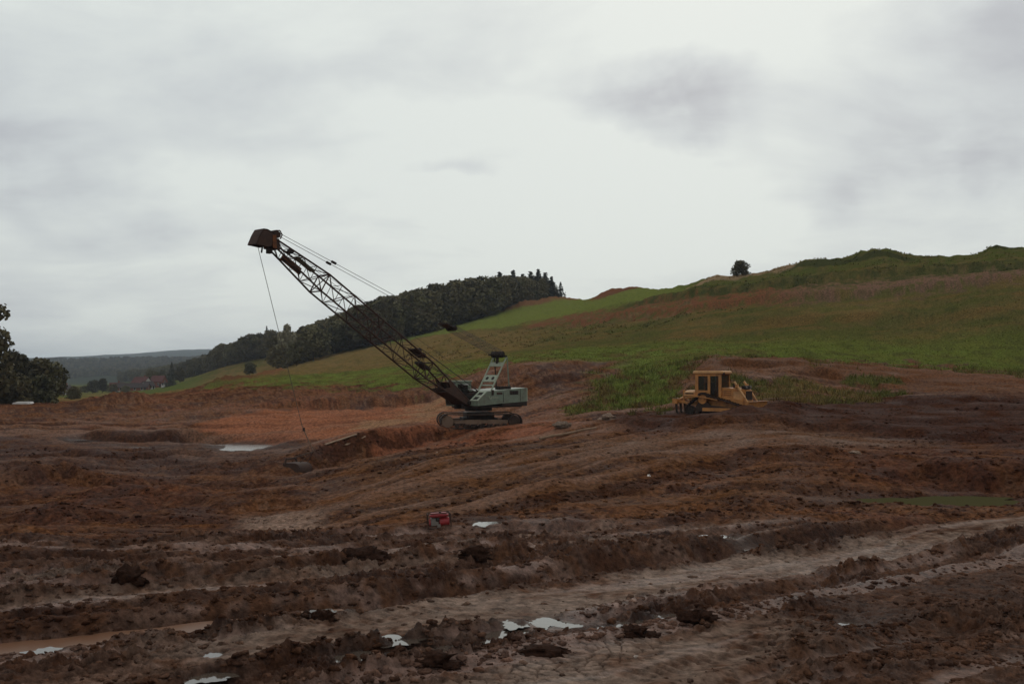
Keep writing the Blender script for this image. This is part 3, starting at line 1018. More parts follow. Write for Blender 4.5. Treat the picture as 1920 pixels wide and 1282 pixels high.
def soil_colour(X, Y, rel, px, d):
    n_big = fbm(X * 0.06 + 1.7, Y * 0.06, 3)
    n_mid = fbm(X * 0.4, Y * 0.4 + 8, 3)
    n_fine = fbm(X * 2.2, Y * 2.2 + 4, 3)
    n_wide = fbm(X * 0.05, Y * 0.012 + 4, 3)
    wob = 0.05 * n_mid

    def mix(c, t, m):
        m = np.clip(m, 0, 1)[:, None]
        return c * (1 - m) + t * m

    dw = d * np.exp(wob * 0.5)
    flat = flat_mask(X, Y, d)
    c = np.repeat(C_MUD[None], len(X), 0)
    # churned mud is a mix of dark wet and paler dried soil
    c = mix(c, C_MUD_D, sstep(-0.1, 0.6, n_mid + 0.6 * n_fine) * 0.8)
    c = mix(c, C_PLUM, sstep(0.05, 0.7, n_fine * 0.7 - n_mid * 0.8 + 0.15) * 0.55 * (1 - sstep(28, 31, d)))
    dl = drag_lines(X, Y, px, d)
    c = mix(c, C_MUD_D, sstep(-0.1, 0.35, -dl + 0.3 * n_fine) * 0.6 * (1 - sstep(29, 32, d)))
    c = mix(c, C_PLUM * np.array([1.12, 1.05, 1.05]), sstep(0.05, 0.4, dl + 0.2 * n_fine) * 0.85 * (1 - sstep(29, 32, d)) * (1 - 0.5 * sstep(1150, 1500, px)))
    c = mix(c, C_FLAT, flat * np.clip(0.62 + 0.5 * n_mid + 0.45 * n_fine, 0, 1))
    # beyond the near tracks: brown clay
    midm = sstep(29.5, 32.5, d)
    cm = np.repeat(C_BROWN[None], len(X), 0)
    cm = mix(cm, C_MUD_D * 1.15, sstep(-0.15, 0.5, n_mid * 0.8 + n_fine * 0.5 - 0.5 * n_big) * 0.85)
    cm = mix(cm, C_RED * 0.82, sstep(0.1, 0.6, n_big + 0.4 * n_mid) * 0.6)
    n_crumb = fbm(X * 1.1 + 60, Y * 1.1, 4, 0.75)
    cm = mix(cm, C_FLAT * np.array([0.80, 0.68, 0.58]), sstep(0.35, 0.75, n_crumb + 0.35 * n_wide) * 0.6)
    cm = mix(cm, C_MUD_D * 0.85, sstep(0.3, 0.7, -n_crumb + 0.3 * n_big) * 0.7)
    # wet dark floor of the pit
    pitfloor = band(px, dw, [(-900, 46), (100, 52), (300, 56), (600, 62), (640, 63)], [(-900, 88), (0, 86), (300, 84), (420, 80), (520, 78), (640, 66)], 0.06) * (1 - sstep(560, 650, px))
    cm = mix(cm, C_MUD_D * 0.9, pitfloor * (0.65 + 0.4 * n_mid))
    cm = mix(cm, C_PLUM * 0.85, pitfloor * sstep(0.15, 0.5, n_wide + 0.4 * n_fine) * 0.7)
    pitdark = (1 - sstep(470, 640, px + 60 * n_mid)) * sstep(34, 37, d) * (1 - sstep(76, 84, dw))
    cm = mix(cm, C_MUD_D * 1.25, pitdark * np.clip(0.55 + 0.5 * n_mid + 0.3 * n_fine, 0, 1))
    rightdark = sstep(1380, 1650, px + 120 * n_mid) * sstep(33, 38, d) * (1 - sstep(56, 62, d))
    cm = mix(cm, C_MUD_D * np.array([1.3, 1.15, 1.05]), rightdark * np.clip(0.6 + 0.4 * n_mid, 0, 1))
    # bright clay terrace beyond the pit and the strip the crane stands on
    clay = band(px, dw, [(330, 90), (420, 82), (560, 77), (700, 74), (820, 72), (860, 71)], [(330, 91), (390, 92), (450, 99), (560, 103), (700, 105), (850, 106)], 0.025) * sstep(340, 400, px) * (1 - sstep(830, 870, px))
    cm = mix(cm, C_RED * np.array([1.3, 1.42, 1.5]), clay * (0.85 + 0.25 * n_fine))
    cm = mix(cm, C_SAND * 0.88, clay * sstep(0.12, 0.5, n_wide * 0.8 + 0.35 * n_mid + 0.55 * np.exp(-((px - 700) / 60) ** 2 - ((d - 84) / 5) ** 2)) * 0.75)
    strip = band(px, dw, [(600, 63), (700, 60), (800, 57), (950, 58), (1100, 62)], [(600, 66), (700, 68), (800, 70), (900, 76), (1100, 69)], 0.04) * sstep(590, 640, px) * (1 - sstep(1030, 1130, px))
    cm = mix(cm, C_RED * 1.0, strip * sstep(-0.35, 0.2, n_mid + 0.2) * 0.85)
    pale = band(px, dw, [(600, 64), (690, 67.5)], [(600, 66), (690, 70)], 0.012) * sstep(596, 610, px) * (1 - sstep(680, 700, px))
    cm = mix(cm, C_SAND, pale * sstep(-0.2, 0.1, np.sin((px - 600) * 0.16 + d * 2) + n_fine))
    # pale trodden clay just below the near edge
    pal2 = np.exp(-((px - 530) / 75) ** 4) * band(px, d, [(400, 36), (700, 35)], [(400, 42), (700, 41)], 0.03)
    cm = mix(cm, C_FLAT * 0.95, pal2 * (0.8 + 0.5 * n_fine))
    # slope before the crane: streaky, olive-brown
    slope = sstep(560, 700, px) * sstep(33, 36, d) * (1 - sstep(56, 64, d)) * (1 - sstep(1500, 1700, px))
    cm = mix(cm, C_BROWN * np.array([0.80, 0.86, 0.80]), slope * 0.45)
    open_ = sstep(33, 36, d) * (1 - sstep(95, 110, d)) * (1 - 0.4 * clay) * (1 - 0.5 * pitdark) * (1 - 0.5 * rightdark)
    cm = mix(cm, C_FLAT * np.array([0.80, 0.66, 0.58]), open_ * sstep(0.1, 0.5, dl + 0.3 * n_fine) * 0.75)
    cm = mix(cm, C_MUD_D, open_ * sstep(0.12, 0.45, -dl + 0.3 * n_fine) * 0.75)
    # packed pale track right of the crane
    trk = band(px, dw, [(1050, 47), (1300, 47), (1500, 49), (1750, 50)], [(1050, 54), (1300, 56), (1500, 57), (1750, 54)], 0.03) * sstep(1000, 1150, px) * (1 - sstep(1650, 1850, px))
    cm = mix(cm, C_FLAT * np.array([0.66, 0.58, 0.52]), trk * (0.6 + 0.5 * n_mid))
    # dark turned soil round the bulldozer and on the right
    turn = band(px, dw, [(1080, 63), (1200, 58), (1500, 58), (1700, 54), (2000, 47), (2700, 44)], [(1080, 70), (1250, 73), (1650, 74), (2000, 74), (2700, 74)], 0.04) * sstep(1090, 1180, px)
    cm = mix(cm, C_MUD_D * np.array([0.95, 0.86, 0.82]), turn * 0.85)
    # bank: brown clay with a redder shoulder road on top
    road = band(px, dw, [(1280, 84), (1400, 88), (1500, 88), (1600, 82), (1750, 77), (1950, 76), (2700, 74)], [(1280, 97), (1450, 98), (1600, 97), (1750, 96), (1950, 92), (2700, 88)], 0.02) * sstep(1270, 1330, px)
    cm = mix(cm, C_BROWN * np.array([0.86, 0.82, 0.74]), road * 0.75)
    cm = mix(cm, C_FLAT * 1.1, pal2 * np.clip(0.75 + 0.5 * n_fine, 0, 1))
    c = mix(c, cm, midm)
    # grass
    g = grass_mask(X, Y, px, d)
    cg = np.repeat(C_OLIVE[None], len(X), 0)
    cg = mix(cg, C_SCRUB, sstep(-0.05, 0.5, n_mid * 0.7 + 0.5 * n_fine) * 0.75)
    cg = mix(cg, C_DRY, sstep(0.05, 0.55, n_big + 0.55 * n_mid) * 0.55)
    n_con = fbm(X * 0.10 + 0.04 * Y, Y * 0.22 + 0.05 * X, 4, 0.6)
    cg = mix(cg, C_GREEN * np.array([0.86, 0.74, 0.8]), sstep(0.0, 0.5, n_con) * 0.6)
    cg = mix(cg, C_DRY * np.array([0.85, 0.82, 0.72]), sstep(0.1, 0.55, -n_con + 0.3 * n_mid) * 0.5)
    # level green field under the slope
    fld = band(px, dw, [(430, 150), (560, 128), (700, 120), (900, 112), (1085, 72), (1260, 72), (1300, 98), (2700, 86)], [(430, 160), (560, 168), (700, 168), (860, 140), (1000, 136), (1200, 131), (1400, 124), (1600, 121), (1750, 116), (1920, 112), (2700, 105)], 0.05)
    cg = mix(cg, C_GREEN * np.array([1.18, 1.14, 1.05]), fld * (0.8 + 0.35 * n_mid))
    cg = mix(cg, C_GREEN_B, fld * sstep(0.0, 0.6, n_mid + n_fine * 0.4 + 0.3 * n_wide) * 0.7 * (1 - sstep(1250, 1450, px) * 0.6))
    cg = mix(cg, C_SCRUB, fld * sstep(0.15, 0.5, -n_mid + 0.4 * n_fine) * 0.45)
    cg = mix(cg, C_DRY * 0.8, fld * sstep(0.1, 0.5, n_big - 0.5 * n_mid + 0.3 * n_fine) * 0.5 * (1 - sstep(1300, 1500, px)))
    weeds = sstep(1060, 1100, px) * (1 - sstep(1290, 1340, px)) * (1 - sstep(92, 100, d))
    cg = mix(cg, C_BROWN * 0.8, weeds * sstep(0.0, 0.4, fbm(X * 0.45 + 11, Y * 0.3, 3) + 0.2 * n_fine) * 0.75)
    # dry hillside on the left above the field
    dry = band(px, dw, [(430, 170), (560, 172), (700, 172), (860, 150), (960, 145)], [(430, 400), (700, 280), (800, 265), (900, 245), (1000, 215)], 0.04) * (1 - sstep(930, 1080, px))
    cg = mix(cg, C_DRY, dry * (0.62 + 0.5 * n_mid))
    # bright upper meadow
    up = band(px, dw, [(560, 330), (700, 296), (800, 272), (900, 250), (1000, 247), (1100, 231), (1200, 214), (1260, 205), (1330, 205)], [(560, 500), (1000, 500), (1100, 500), (1260, 300), (1330, 225)], 0.02) * (1 - sstep(1270, 1350, px)) * sstep(640, 740, px)
    cg = mix(cg, C_GREEN_B * np.array([1.0, 0.94, 0.85]), up * (0.92 + 0.2 * n_fine))
    ups = band(px, dw, [(1240, 190), (1400, 182), (1500, 176), (1650, 176), (1800, 170), (2700, 165)], [(1240, 400), (2700, 400)], 0.02) * sstep(1230, 1300, px)
    cg = mix(cg, C_GREEN * np.array([0.8, 0.75, 0.7]), ups * sstep(-0.2, 0.4, n_mid + 0.2) * 0.9)
    c = mix(c, cg, g)
    # the haul road cut into the hillside, red soil with paler spots
    lo = [(b, e * 1.0) for b, y, e in RED_LO]
    hi = [(b, e * 1.0) for b, y, e in RED_HI]
    dr = d * np.exp(0.05 * n_mid + 0.02 * n_fine + 0.035 * n_big)
    red = band(px, dr, lo, hi, 0.018) * sstep(955, 1010, px)
    cr = np.repeat((C_RED * np.array([0.80, 0.78, 0.80]))[None], len(X), 0)
    cr = mix(cr, C_PLUM * 1.05, sstep(1400, 1560, px) * 0.55)
    cr = mix(cr, C_SAND * 0.9, sstep(0.2, 0.6, n_mid + n_fine * 0.3) * (1 - sstep(1250, 1400, px)) * 0.6)
    cr = mix(cr, C_SCRUB, sstep(0.25, 0.6, n_fine * 0.6 + n_mid) * 0.5)
    red = red * sstep(-0.75, -0.15, n_mid + 0.5 * n_fine + 0.25 * n_big)
    c = mix(c, cr, red * 0.9)
    shrub = band(px, dr, [(b_, e * 0.985) for b_, y_, e in RED_HI], [(b_, e * 1.07) for b_, y_, e in RED_HI], 0.02) * sstep(1120, 1200, px) * sstep(-0.2, 0.3, n_mid + 0.15)
    c = mix(c, C_SCRUB, shrub * 0.8)
    # bare soil heaps on the skyline
    for bx, bd, sx, sy, cc in ((1185, 290, 12, 17, C_RED * np.array([0.62, 0.66, 0.62])), (1148, 302, 9, 14, C_RED * np.array([0.7, 0.7, 0.65])), (985, 342, 10, 7, C_BROWN * 1.3), (1040, 350, 11, 7, C_BROWN * 1.35),
                               (1335, 225, 7, 6, C_SAND * 0.9), (1385, 214, 5.5, 5, C_SAND * 0.85), (1470, 204, 3.6, 7, C_SAND * 0.85), (1440, 208, 3.4, 5, C_SAND * 0.8), (1600, 193, 10, 6, C_SCRUB * 0.95), (1650, 193, 6, 6, C_SCRUB * 0.9), (1530, 199, 7, 5, C_SCRUB),
                               (1885, 189, 4, 3, C_SCRUB), (505, 190, 4, 4, C_BROWN * 1.4), (432, 165, 5, 4, C_BROWN), (255, 260, 9, 22, C_SAND), (215, 225, 9, 10, C_RED), (310, 240, 8, 14, C_RED)):
        cx = (bx - 960) / F * bd
        r2 = ((X - cx) / sx) ** 2 + ((Y - bd) / sy) ** 2
        c = mix(c, cc, sstep(0.3, 0.62, np.exp(-r2) + 0.12 * n_mid))
    # eroded earth slips on the grassed slope to the right
    slip = sstep(0.28, 0.5, fbm(X * 0.07 + 0.05 * Y, Y * 0.16 + 3, 3)) * band(px, dw, [(1050, 140), (1400, 128), (1920, 112), (2700, 105)], [(1050, 200), (1400, 152), (1920, 136), (2700, 130)], 0.03) * sstep(1100, 1200, px)
    c = mix(c, C_DRY * np.array([0.8, 0.72, 0.65]), slip * 0.6)
    # valley fields and far wooded land
    far = sstep(240, 300, d) * (1 - sstep(330, 420, px))
    cf = mix(np.repeat((C_GREEN * 0.9)[None], len(X), 0), C_DRY, sstep(0.0, 0.4, fbm(X * 0.012, Y * 0.012 + 2, 2)) * 0.8)
    c = mix(c, cf, far)
    c = mix(c, np.array([0.028, 0.032, 0.018]), sstep(900, 1300, d))
    # cracks of the drying strips
    near = d < 30
    crack = np.zeros(len(X))
    xs, ys = X[near], Y[near]
    wx = xs + 0.10 * perlin(xs * 2.1, ys * 2.1) + 0.40 * perlin(xs * 0.6, ys * 0.6)
    wy = ys + 0.10 * perlin(xs * 2.1 + 9, ys * 2.1) + 0.40 * perlin(xs * 0.6 + 5, ys * 0.6 + 3)
    e = worley(wx / 0.29, wy / 0.29)
    e2 = worley(wx / 0.14 + 40, wy / 0.14)
    k = (1 - sstep(0.03, 0.15, e)) + 0.45 * (1 - sstep(0.02, 0.16, e2)) * sstep(-0.1, 0.4, perlin(xs * 0.5, ys * 0.5 + 2))
    crack[near] = 0.045 * (0.45 + 0.55 * (rut_q(xs, ys) < 12.5)) * np.clip(k, 0, 1) * flat[near] * sstep(-0.45, 0.35, fbm(xs * 0.45 + 6, ys * 0.45, 3)) * 0.8
    c = mix(c, C_MUD_D * 0.8, crack / 0.045 * 0.7)
    # wetness
    wet = 0.12 + 0.2 * n_mid
    wet = np.where(d < 30, wet + 0.12 - 0.1 * flat, wet)
    wet = wet + 0.15 * pitfloor + np.where(d < 31, 0.35 * sstep(0.05, 0.4, dl), 0)
    wet = wet * (1 - g) * (1 - sstep(100, 130, d)) * (1 - 0.7 * clay)
    for hx, hy, rx, ry, dep, lev in PUDDLES:
        i = np.nonzero((np.abs(X - hx) < 4 * rx) & (np.abs(Y - hy) < 4 * ry))[0]
        if len(i):
            k = np.exp(-((X[i] - hx) / (rx * 1.5)) ** 2 - ((Y[i] - hy) / (ry * 1.5)) ** 2)
            wet[i] += 0.35 * k
            c[i] *= (1 - 0.3 * k[:, None])
    c = np.clip(c * (np.array([1.0, 1.04, 1.0]) + (1 - g)[:, None] * np.where((d < 30.5)[:, None], np.array([[0.23, 0.17, 0.16]]), np.array([[0.24, 0.10, 0.06]])) + g[:, None] * 0.08), 0.006, 0.8)
    return c, np.clip(wet, 0, 1), crack


build_ground()


# ------------------------------------------------------------------ standing water
def blob_mesh(name, cx, cy, z, rx, ry, mat, seed):
    r = random.Random(seed)
    n = 48
    ph = [r.random() * 6.28 for _ in range(3)]
    vs = [(0, 0, 0)]
    for i in range(n):
        t = 2 * math.pi * i / n
        k = 1 + 0.16 * math.sin(3 * t + ph[0]) + 0.12 * math.sin(5 * t + ph[1]) + 0.09 * math.sin(9 * t + ph[2]) + 0.06 * math.sin(13 * t + ph[0])
        vs.append((rx * k * math.cos(t), ry * k * math.sin(t), 0))
    fs = [(0, 1 + i, 1 + (i + 1) % n) for i in range(n)]
    me = bpy.data.meshes.new(name)
    me.from_pydata(vs, [], fs)
    me.materials.append(mat)
    o = bpy.data.objects.new(name, me)
    o.location = (cx, cy, z)
    col.objects.link(o)
    return tag(o, kind='structure')


for i, (hx, hy, rx, ry, dep, lev) in enumerate(PUDDLES[:-1]):
    # water stands as high as the lowest point of the rim lets it
    ta = np.linspace(0, 2 * math.pi, 33)[:-1]
    rim = height(hx + 1.25 * rx * np.cos(ta), hy + 1.25 * ry * np.sin(ta))
    mid_z = ground_at(hx, hy)
    lev = min(float(np.percentile(rim, 25)) - 0.004, mid_z + 0.8 * dep)
    k = 1.2
    if lev < mid_z + 0.02:
        lev, k = mid_z + 0.02, 0.6
    big = rx > 0.8
    if not big:
        # a shallow pan with clods standing out of it
        rr_, tt_ = np.sqrt(rng.random(90)), rng.random(90) * 6.28
        lev = float(np.percentile(height(hx + rx * rr_ * np.cos(tt_), hy + ry * rr_ * np.sin(tt_)), 74))
        k = 1.15
    blob_mesh('puddle', hx, hy, lev, rx * k, ry * k, M['pool' if big else 'puddle'], i)
blob_mesh('pond', POND.x, POND.y, POND.z - 0.16, 3.7, 1.6, M['pond'], 77)


def rut_water():
    """the long silty pool standing in the deep rut on the left"""
    n = 90
    ts = np.linspace(-6.5, 8.6, n)
    pts = []
    for t in ts:
        q = 17.0
        X = 0.8 * t - 0.6 * q
        Y = 0.6 * t + 0.8 * q
        for _ in range(6):
            e = 17.0 - float(rut_q(np.array([X]), np.array([Y]))[0])
            X += -0.6 * e
            Y += 0.8 * e
        pts.append((X, Y))
    P = np.array(pts)
    zb = base_height(P[:, 0], P[:, 1])
    zl = zb - 0.045
    w = 0.62
    vs, fs = [], []
    for j, ((X, Y), z) in enumerate(zip(pts, zl)):
        w = 0.62 * min(1.0, 0.15 + 2.2 * (1 - j / (n - 1))) * (0.9 + 0.15 * math.sin(j * 0.7))
        vs.append((X + 0.6 * w, Y - 0.8 * w, z))
        vs.append((X - 0.6 * w, Y + 0.8 * w, z))
    for i in range(n - 1):
        fs.append((2 * i, 2 * i + 2, 2 * i + 3, 2 * i + 1))
    m = MB()
    m.add(vs, fs)
    o = m.build('rut_water', M['silt'])
    tag(o, kind='structure')


rut_water()


# ------------------------------------------------------------------ trees and bushes
def leaf_quads(P, Nrm, size, r):
    """one quad per point, facing roughly along Nrm"""
    n = len(P)
    nn = Nrm + 0.9 * r.normal(size=(n, 3))
    nn /= np.linalg.norm(nn, axis=1, keepdims=True) + 1e-9
    t = np.cross(nn, r.normal(size=(n, 3)))
    t /= np.linalg.norm(t, axis=1, keepdims=True) + 1e-9
    b = np.cross(nn, t)
    s = size * (0.55 + 0.9 * r.random((n, 1)))
    V = np.stack([P - t * s - b * s * 0.6, P + t * s - b * s * 0.5, P + t * s * 0.7 + b * s * 0.6, P - t * s * 0.8 + b * s * 0.7], 1).reshape(-1, 3)
    Fc = np.arange(4 * n).reshape(-1, 4)
    return V, Fc


def mesh_only(name, V, Fc, mat):
    me = bpy.data.meshes.new(name)
    k = Fc.shape[1]
    me.vertices.add(len(V))
    me.vertices.foreach_set('co', np.ascontiguousarray(V, dtype=np.float32).ravel())
    me.loops.add(len(Fc) * k)
    me.loops.foreach_set('vertex_index', np.ascontiguousarray(Fc, dtype=np.int32).ravel())
    me.polygons.add(len(Fc))
    me.polygons.foreach_set('loop_start', np.arange(0, len(Fc) * k, k, dtype=np.int32))
    me.polygons.foreach_set('loop_total', np.full(len(Fc), k, dtype=np.int32))
    me.materials.append(mat)
    me.update(calc_edges=True)
    return me


def broad_crown(name, seed, mat, n=2600, lobes=13, bottom=0.16, size=0.030, width=0.42, open_=0.0):
    """unit-height crown made of leaf clumps on uneven lobes"""
    r = np.random.default_rng(seed)
    P, Nn = [], []
    for i in range(lobes):
        h = bottom + 0.08 + (0.80 - bottom) * (i + 0.5) / lobes
        prof = math.sin(math.pi * min(1.0, (h - bottom + 0.16) / (1.1 - bottom))) ** 0.6
        a = i * 2.4 + r.random() * 0.9
        off = width * prof * (0.25 + 0.45 * r.random())
        c = np.array([off * math.cos(a), off * math.sin(a), h + 0.03 * r.normal()])
        rad = np.array([1, 1, 0.8]) * (0.13 + 0.09 * r.random()) * (0.65 + 0.6 * prof) * (width / 0.42)
        m = int(n / lobes)
        u = r.normal(size=(m, 3))
        u /= np.linalg.norm(u, axis=1, keepdims=True)
        rr = 0.62 + 0.42 * r.random((m, 1)) + 0.10 * np.sin(9 * u[:, :1] + i) * np.cos(8 * u[:, 2:])
        P.append(c + u * rad * rr)
        Nn.append(u)
    P, Nn = np.concatenate(P), np.concatenate(Nn)
    if open_:
        keep = perlin(P[:, 0] * 9 + seed, P[:, 2] * 9) > -1 + open_
        P, Nn = P[keep], Nn[keep]
    zmax = P[:, 2].max()
    P[:, 2] *= 1.0 / zmax
    V, Fc = leaf_quads(P, Nn, size, r)
    return mesh_only(name, V, Fc, mat)


def conifer_crown(name, seed, mat, n=2200, width=0.2, bottom=0.08):
    r = np.random.default_rng(seed)
    P, D = [], []
    layers = 17
    for i in range(layers):
        t = i / (layers - 1)
        z = bottom + (0.985 - bottom) * t
        rad = width * (1 - t) ** 0.85 * (0.8 + 0.4 * r.random()) + 0.012
        nb = int(6 + 8 * (1 - t))
        for k in range(nb):
            a = 2 * math.pi * k / nb + r.random()
            L_ = rad * (0.7 + 0.5 * r.random())
            m = max(4, int(n / (layers * 10) * (0.5 + 1.2 * (1 - t))))
            s = r.random(m) ** 0.7
            q = np.stack([np.cos(a) * L_ * s, np.sin(a) * L_ * s, z - 0.25 * L_ * s + 0.10 * L_ * s * s], 1)
            q += r.normal(size=q.shape) * 0.010
            P.append(q)
            D.append(np.tile([np.cos(a) * 0.3, np.sin(a) * 0.3, 1.0], (m, 1)))
    P, D = np.concatenate(P), np.concatenate(D)
    V, Fc = leaf_quads(P, D, 0.022, r)
    return mesh_only(name, V, Fc, mat)


def trunk_mesh(name, seed, top=0.7, r0=0.022, limbs=7):
    rr = random.Random(seed)
    m = MB()
    pts = [Vector((0.012 * rr.uniform(-1, 1) * i, 0.012 * rr.uniform(-1, 1) * i, -0.03 + (top + 0.03) * i / 5)) for i in range(6)]
    for i in range(5):
        m.tube(pts[i], pts[i + 1], r0 * (1 - i / 6), 7, r0 * (1 - (i + 1) / 6))
    for i in range(limbs):
        a = rr.uniform(0, 6.28)
        z = rr.uniform(0.22, top * 0.85)
        base = Vector((0, 0, z))
        e = base + Vector((math.cos(a), math.sin(a), 0.9)) * rr.uniform(0.12, 0.22)
        m.tube(base, e, r0 * 0.4, 5, r0 * 0.12)
    me = bpy.data.meshes.new(name)
    me.from_pydata([tuple(p) for p in m.v], [], m.f)
    me.materials.append(M['bark'])
    return me


CROWN = {
    'dark1': broad_crown('crown_dark', 1, M['leaf_dark']), 'dark2': broad_crown('crown_dark', 2, M['leaf_dark'], lobes=11, width=0.36),
    'mid1': broad_crown('crown_mid', 3, M['leaf_mid'], width=0.46), 'mid2': broad_crown('crown_mid', 4, M['leaf_mid'], lobes=10, width=0.40, bottom=0.1),
    'pale': broad_crown('crown_pale', 5, M['leaf_pale'], lobes=11, width=0.34, open_=0.72), 'bush': broad_crown('crown_bush', 6, M['leaf_dark'], lobes=14, width=0.52, bottom=0.0, size=0.036, n=3000),
    'tall': broad_crown('crown_tall', 7, M['leaf_dark'], n=3600, lobes=16, width=0.30, bottom=0.08, size=0.022, open_=0.82),
    'con1': conifer_crown('crown_conifer', 8, M['needle']), 'con2': conifer_crown('crown_conifer', 9, M['needle'], width=0.25), 'con3': conifer_crown('crown_conifer', 10, M['needle'], width=0.34, bottom=0.02),
}
TRUNK = [trunk_mesh('trunk', 1), trunk_mesh('trunk', 2), trunk_mesh('trunk', 3, top=0.93, r0=0.013, limbs=0), trunk_mesh('trunk', 4, top=0.4, r0=0.02, limbs=9)]


def tree(name, label, kind, bpx, d, hgt, wid=1.0, group=None, cat='tree', sink=0.15):
    x = (bpx - 960) / F * d
    o = empty(name, (x, d, ground_at(x, d) - sink), random.uniform(0, 6.28))
    o.scale = (hgt * wid, hgt * wid, hgt)
    tr = bpy.data.objects.new('trunk', TRUNK[2 if kind.startswith('con') else 3 if kind == 'bush' else random.randint(0, 1)])
    cr = bpy.data.objects.new('crown', CROWN[kind])
    for c in (tr, cr):
        col.objects.link(c)
        c.parent = o
    return tag(o, label, cat, group)


G1 = 'trees along the left edge'
tree('broadleaf_tree', 'tallest dark tree, half cut off by the left edge of the photo', 'tall', -30, 140, 15.4, 1.0, G1, sink=1.1)
tree('broadleaf_tree', 'dark tree with knobbly crown just right of the tallest edge tree', 'dark1', 34, 152, 9.4, 0.85, G1, sink=1.1)
tree('broadleaf_tree', 'dense dark tree in the middle of the left edge group', 'dark2', 62, 156, 8.2, 1.1, G1, sink=1.1)
tree('broadleaf_tree', 'rounded green tree at the right end of the left edge group', 'mid2', 97, 160, 7.6, 0.98, G1, sink=1.1)
tree('broadleaf_tree', 'low dark tree at the foot of the tallest edge tree', 'dark2', 4, 146, 7.0, 1.2, G1, sink=1.1)
tree('broadleaf_tree', 'small green tree in front of the left edge group', 'mid1', 80, 148, 5.4, 1.1, G1, sink=1.1)
tree('broadleaf_tree', 'small dark tree beside the white sheet at the left edge', 'dark1', 40, 146, 5.6, 1.15, G1, sink=1.1)
tree('round_bush', 'dark round bush alone on the meadow right of the left edge trees', 'bush', 139, 214, 3.1, 1.0, None, 'bush')
tree('round_bush', 'lone dark bush standing on the skyline beside the sandy hump', 'bush', 1387, 216, 3.6, 1.12, None, 'bush')
G2 = 'trees round the far farm'
for lab, kind, bx, d, h, w in (
        ('leftmost dark tree of the row left of the far farm', 'dark1', 174, 440, 6.2, 1.2), ('second dark tree of the row left of the far farm', 'dark2', 192, 445, 6.8, 1.2),
        ('broad dark tree directly left of the small farm cottage', 'dark1', 212, 430, 4.6, 1.4), ('low tree in front of the long dark barn', 'mid1', 236, 425, 3.4, 1.5),
        ('dark pointed conifer at the right end of the far farm', 'con3', 322, 440, 10.6, 0.8), ('dark tree right of the pointed conifer by the far farm', 'dark2', 338, 450, 7.8, 1.1),
        ('dark tree behind the red roofed farmhouse', 'dark1', 284, 520, 9.4, 1.1), ('dark tree behind the brick barn', 'mid2', 300, 530, 8.4, 1.1), ('low tree by the small white house', 'mid1', 158, 450, 3.6, 1.6)):
    tree('farm_tree', lab, kind, bx, d, h, w, G2)
G3 = 'trees before the wood'
for lab, kind, bx, d, h, w in (
        ('pale airy tree where the hoist rope meets the wood', 'pale', 537, 286, 13.0, 0.62), ('broad round olive tree right of the pale tree', 'mid1', 588, 292, 10.4, 1.15),
        ('dark round tree below the pale tree at the meadow edge', 'mid2', 556, 276, 7.4, 1.05), ('dark tree left of the pale tree at the foot of the wood', 'dark1', 522, 282, 7.6, 1.1),
        ('small round olive bush left of the bare earth hump', 'mid1', 468, 300, 4.2, 1.1), ('dark spiky pine rising above the wood left of the pale tree', 'con3', 500, 470, 14.5, 0.6),
        ('olive tree at the foot of the wood right of the broad round tree', 'mid2', 630, 300, 8.6, 1.1)):
    tree('edge_tree', lab, kind, bx, d, h, w, G3)
G4 = 'spruces at the right end of the wood'
for lab, kind, bx, d, h, w in (
        ('leftmost tall spruce of the jagged row at the wood end', 'con2', 937, 366, 14.6, 1.5), ('second tall spruce of the jagged row at the wood end', 'con2', 962, 369, 14.2, 1.5),
        ('shorter third spruce of the jagged row at the wood end', 'con1', 980, 371, 12.6, 1.7), ('fourth spruce of the jagged row at the wood end', 'con2', 995, 374, 13.0, 1.5),
        ('fifth, tall spruce of the jagged row at the wood end', 'con2', 1009, 376, 13.2, 1.5), ('sixth spruce of the jagged row at the wood end', 'con1', 1022, 377, 11.8, 1.8),
        ('seventh spruce, last of the dense jagged row', 'con2', 1034, 377, 10.6, 1.6), ('small spruce standing just apart right of the wood', 'con3', 1051, 374, 8.2, 1.0)):
    tree('spruce_tree', lab, kind, bx, d, h, w, G4)


